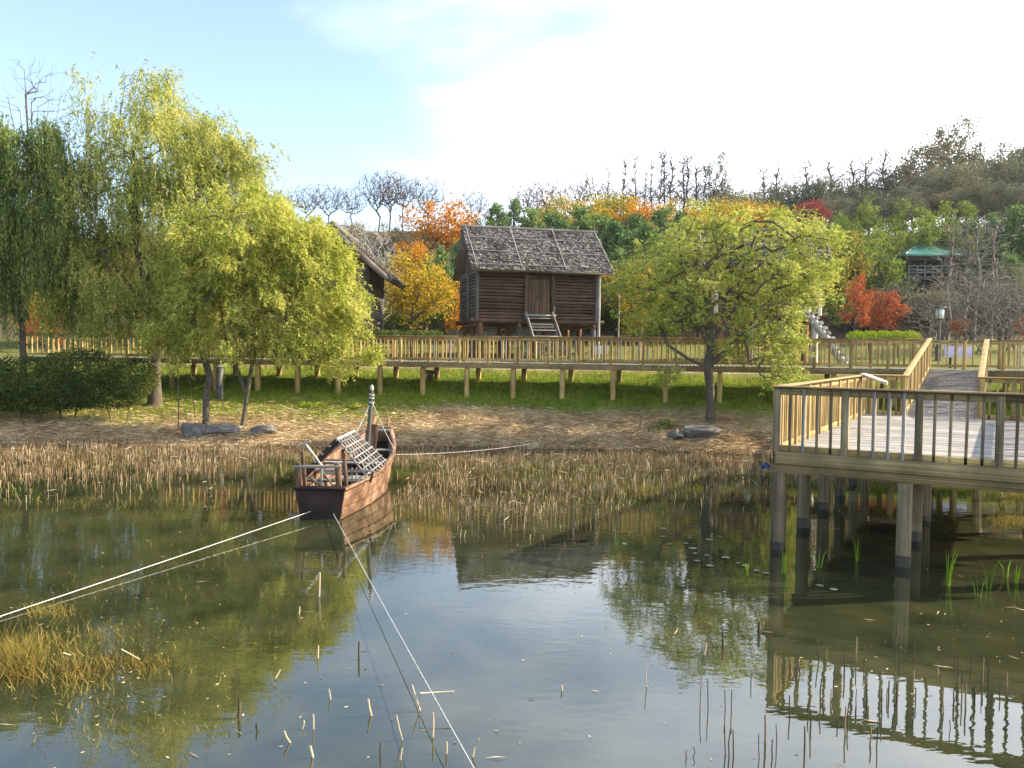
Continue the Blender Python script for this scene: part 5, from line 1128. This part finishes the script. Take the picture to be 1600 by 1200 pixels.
# bent reeds
def bent(label, pts, th=4):
    q = []
    for px, py, z in pts: q.append((px, py, z))
    d = wd(q[0][1], q[0][0]); w3 = [np.array((((px-800)/FPX)*d, d+.02*i, max(-.1, EYE-(py-(548+.0115*(px-800)))*d/FPX)))for i, (px, py, z) in enumerate(q)]
    r = th*d/FPX*.28; v, f = tube(w3, r, 6); b = w3[0]; tag(obj('bent_reed', mesh_np('bent_reed', v-b, f, 'reed_pale'), None, Matrix.Translation(Vector(b))), label, 'reed', 'bent pale reeds')
bent('pale bent reed folded like a tent at the lower left', [(186, 1048, 0), (184, 1022, 0), (212, 1040, 0)])
bent('small pale hooked reed beside the marsh grass at the lower left', [(88, 1040, 0), (92, 1028, 0), (102, 1033, 0)])
bent('pale reed bent across the long rope at the bottom', [(657, 1122, 0), (659, 1093, 0), (714, 1092, 0)])
def floating():
    rng = np.random.default_rng(46); n = 4200; qx = rng.uniform(-100, 1700, n); qy = rng.uniform(770, 1230, n)
    f_ = .12+.9*np.exp(-((qx-150)/260)**2-((qy-1010)/120)**2)+.8*np.exp(-((qx-1450)/190)**2-((qy-1010)/90)**2)+.5*(qy < 850)
    k = rng.random(n) < f_*.3; qx, qy = qx[k], qy[k]; n = len(qx); d = EYE*FPX/(qy-(548+.0115*(qx-800)))
    p = np.stack([(qx-800)/FPX*d, d, np.full(n, .004)], 1); a = rng.uniform(0, 6.28, n); dr_ = np.stack([np.cos(a), np.sin(a), np.zeros(n)], 1); sd_ = np.stack([-np.sin(a), np.cos(a), np.zeros(n)], 1)
    L = (rng.uniform(.02, .06, n)*np.where(rng.random(n) < .15, 4, 1))[:, None]; w_ = rng.uniform(.003, .010, n)[:, None]
    v = np.stack([p, p+dr_*L*.5+sd_*w_, p+dr_*L, p+dr_*L*.5-sd_*w_], 1).reshape(-1, 3); v[:, 2] += rng.uniform(0, .012, len(v))
    stuff('floating_litter', 'small floating leaf and reed scraps on the pond', 'litter', v, np.arange(4*n).reshape(-1, 4), 'straw')
floating()
# fresh green shoots and lily pads
for i, (px, pb, h) in enumerate([(1491, 920, 68), (1541, 938, 42), (1556, 925, 46), (1583, 905, 30), (1600, 915, 34), (1349, 880, 48), (1288, 890, 40), (1175, 905, 22), (1232, 900, 40)]):
    rng = np.random.default_rng(300+i); d = wd(pb, px); x = (px-800)/FPX*d; H = h*d/FPX; parts = []
    for k in range(4):
        a = rng.uniform(-.12, .12); th = rng.uniform(0, 6.28); pts = np.array([(a*.2, 0, -.3), (a*.3, 0, 0), (a*.5+.02*math.cos(th), .02*math.sin(th), H*.55*rng.uniform(.8, 1)), (a+.05*math.cos(th), .05*math.sin(th), H*rng.uniform(.75, 1))])
        wv = np.array((.012, .013, .011, .002)); sx = np.array((math.cos(th), math.sin(th), 0)); sy = np.array((-math.sin(th), math.cos(th), 0))*.25
        ring = np.concatenate([[p+sx*w_, p+sy*w_, p-sx*w_, p-sy*w_] for p, w_ in zip(pts, wv)]); ff = [(4*j+e, 4*j+(e+1) % 4, 4*j+4+(e+1) % 4, 4*j+4+e) for j in range(3) for e in range(4)]
        parts.append((ring, np.array(ff)))
    v, f = join(parts); tag(obj('green_shoot', mesh_np('green_shoot', v, f, 'green_shoot'), None, Matrix.Translation((x, d, 0))), '%s from the left of the fresh green shoots in the water by the platform' % ordinal(sorted([1491, 1541, 1556, 1583, 1600, 1349, 1288, 1175, 1232]).index(px)), 'plant', 'green shoots')
rngp = np.random.default_rng(8)
pads = [(1040, 828), (1041, 841), (1052, 853), (980, 853), (1083, 843), (1077, 852), (1088, 860), (1113, 846), (1130, 841), (1092, 868), (1110, 871), (1140, 875), (1095, 880), (1116, 888), (1172, 888), (1190, 896), (1205, 900), (1160, 884), (1290, 920), (1312, 926)]
import bmesh
pm = []
for k in range(3):
    v = [(0, 0, .012)]; n = 18
    for j in range(n+1): a = .18+j/n*(6.283-.36); r = 1+.06*rngp.normal(); v.append((r*math.cos(a), r*math.sin(a), .012+.03*max(0, math.sin(a*2+k))))
    v2 = [(x, y, z-.008) for x, y, z in v]; F = [(0, j, j+1) for j in range(1, n+1)]
    F2 = [(n+2, n+2+j+1, n+2+j) for j in range(1, n+1)]
    me = bpy.data.meshes.new('lily_pad'); me.from_pydata(v+v2, [], F+F2); me.materials.append(MATS['lily_pad']); pm.append(me)
for i, (px, py) in enumerate(pads):
    d = wd(py, px); x = (px-800)/FPX*d; s = rngp.uniform(.035, .075)
    tag(obj('lily_pad', pm[i % 3], None, Matrix.Translation((x, d, .004+.0006*i)) @ Matrix.Rotation(rngp.uniform(0, 6), 4, 'Z') @ Matrix.Diagonal((s, s, .12, 1))), '%s from the left of the small lily pads floating near the platform' % ordinal(sorted(pads).index((px, py))), 'lily pad', 'lily pads')
print('tris', sum(len(m.polygons)*2 for m in bpy.data.meshes))

# ------------------------------------------------------------------ haze
def haze():
    m = bpy.data.materials.new('haze'); m.use_nodes = True; n = m.node_tree.nodes; n.clear(); MATS['haze'] = m
    out = n.new('ShaderNodeOutputMaterial'); v = n.new('ShaderNodeVolumePrincipled'); v.inputs['Color'].default_value = (.93, .96, 1, 1); v.inputs['Density'].default_value = .00016; v.inputs['Anisotropy'].default_value = .35
    m.node_tree.links.new(v.outputs[0], out.inputs['Volume'])
    c = [(x, y, z) for x in (-420, 460) for y in (-90, 420) for z in (-2, 44)]
    tag(obj('haze', mesh_np('haze', c, [(0, 1, 3, 2), (4, 6, 7, 5), (0, 4, 5, 1), (2, 3, 7, 6), (0, 2, 6, 4), (1, 5, 7, 3)], 'haze')), kind='stuff')
haze()
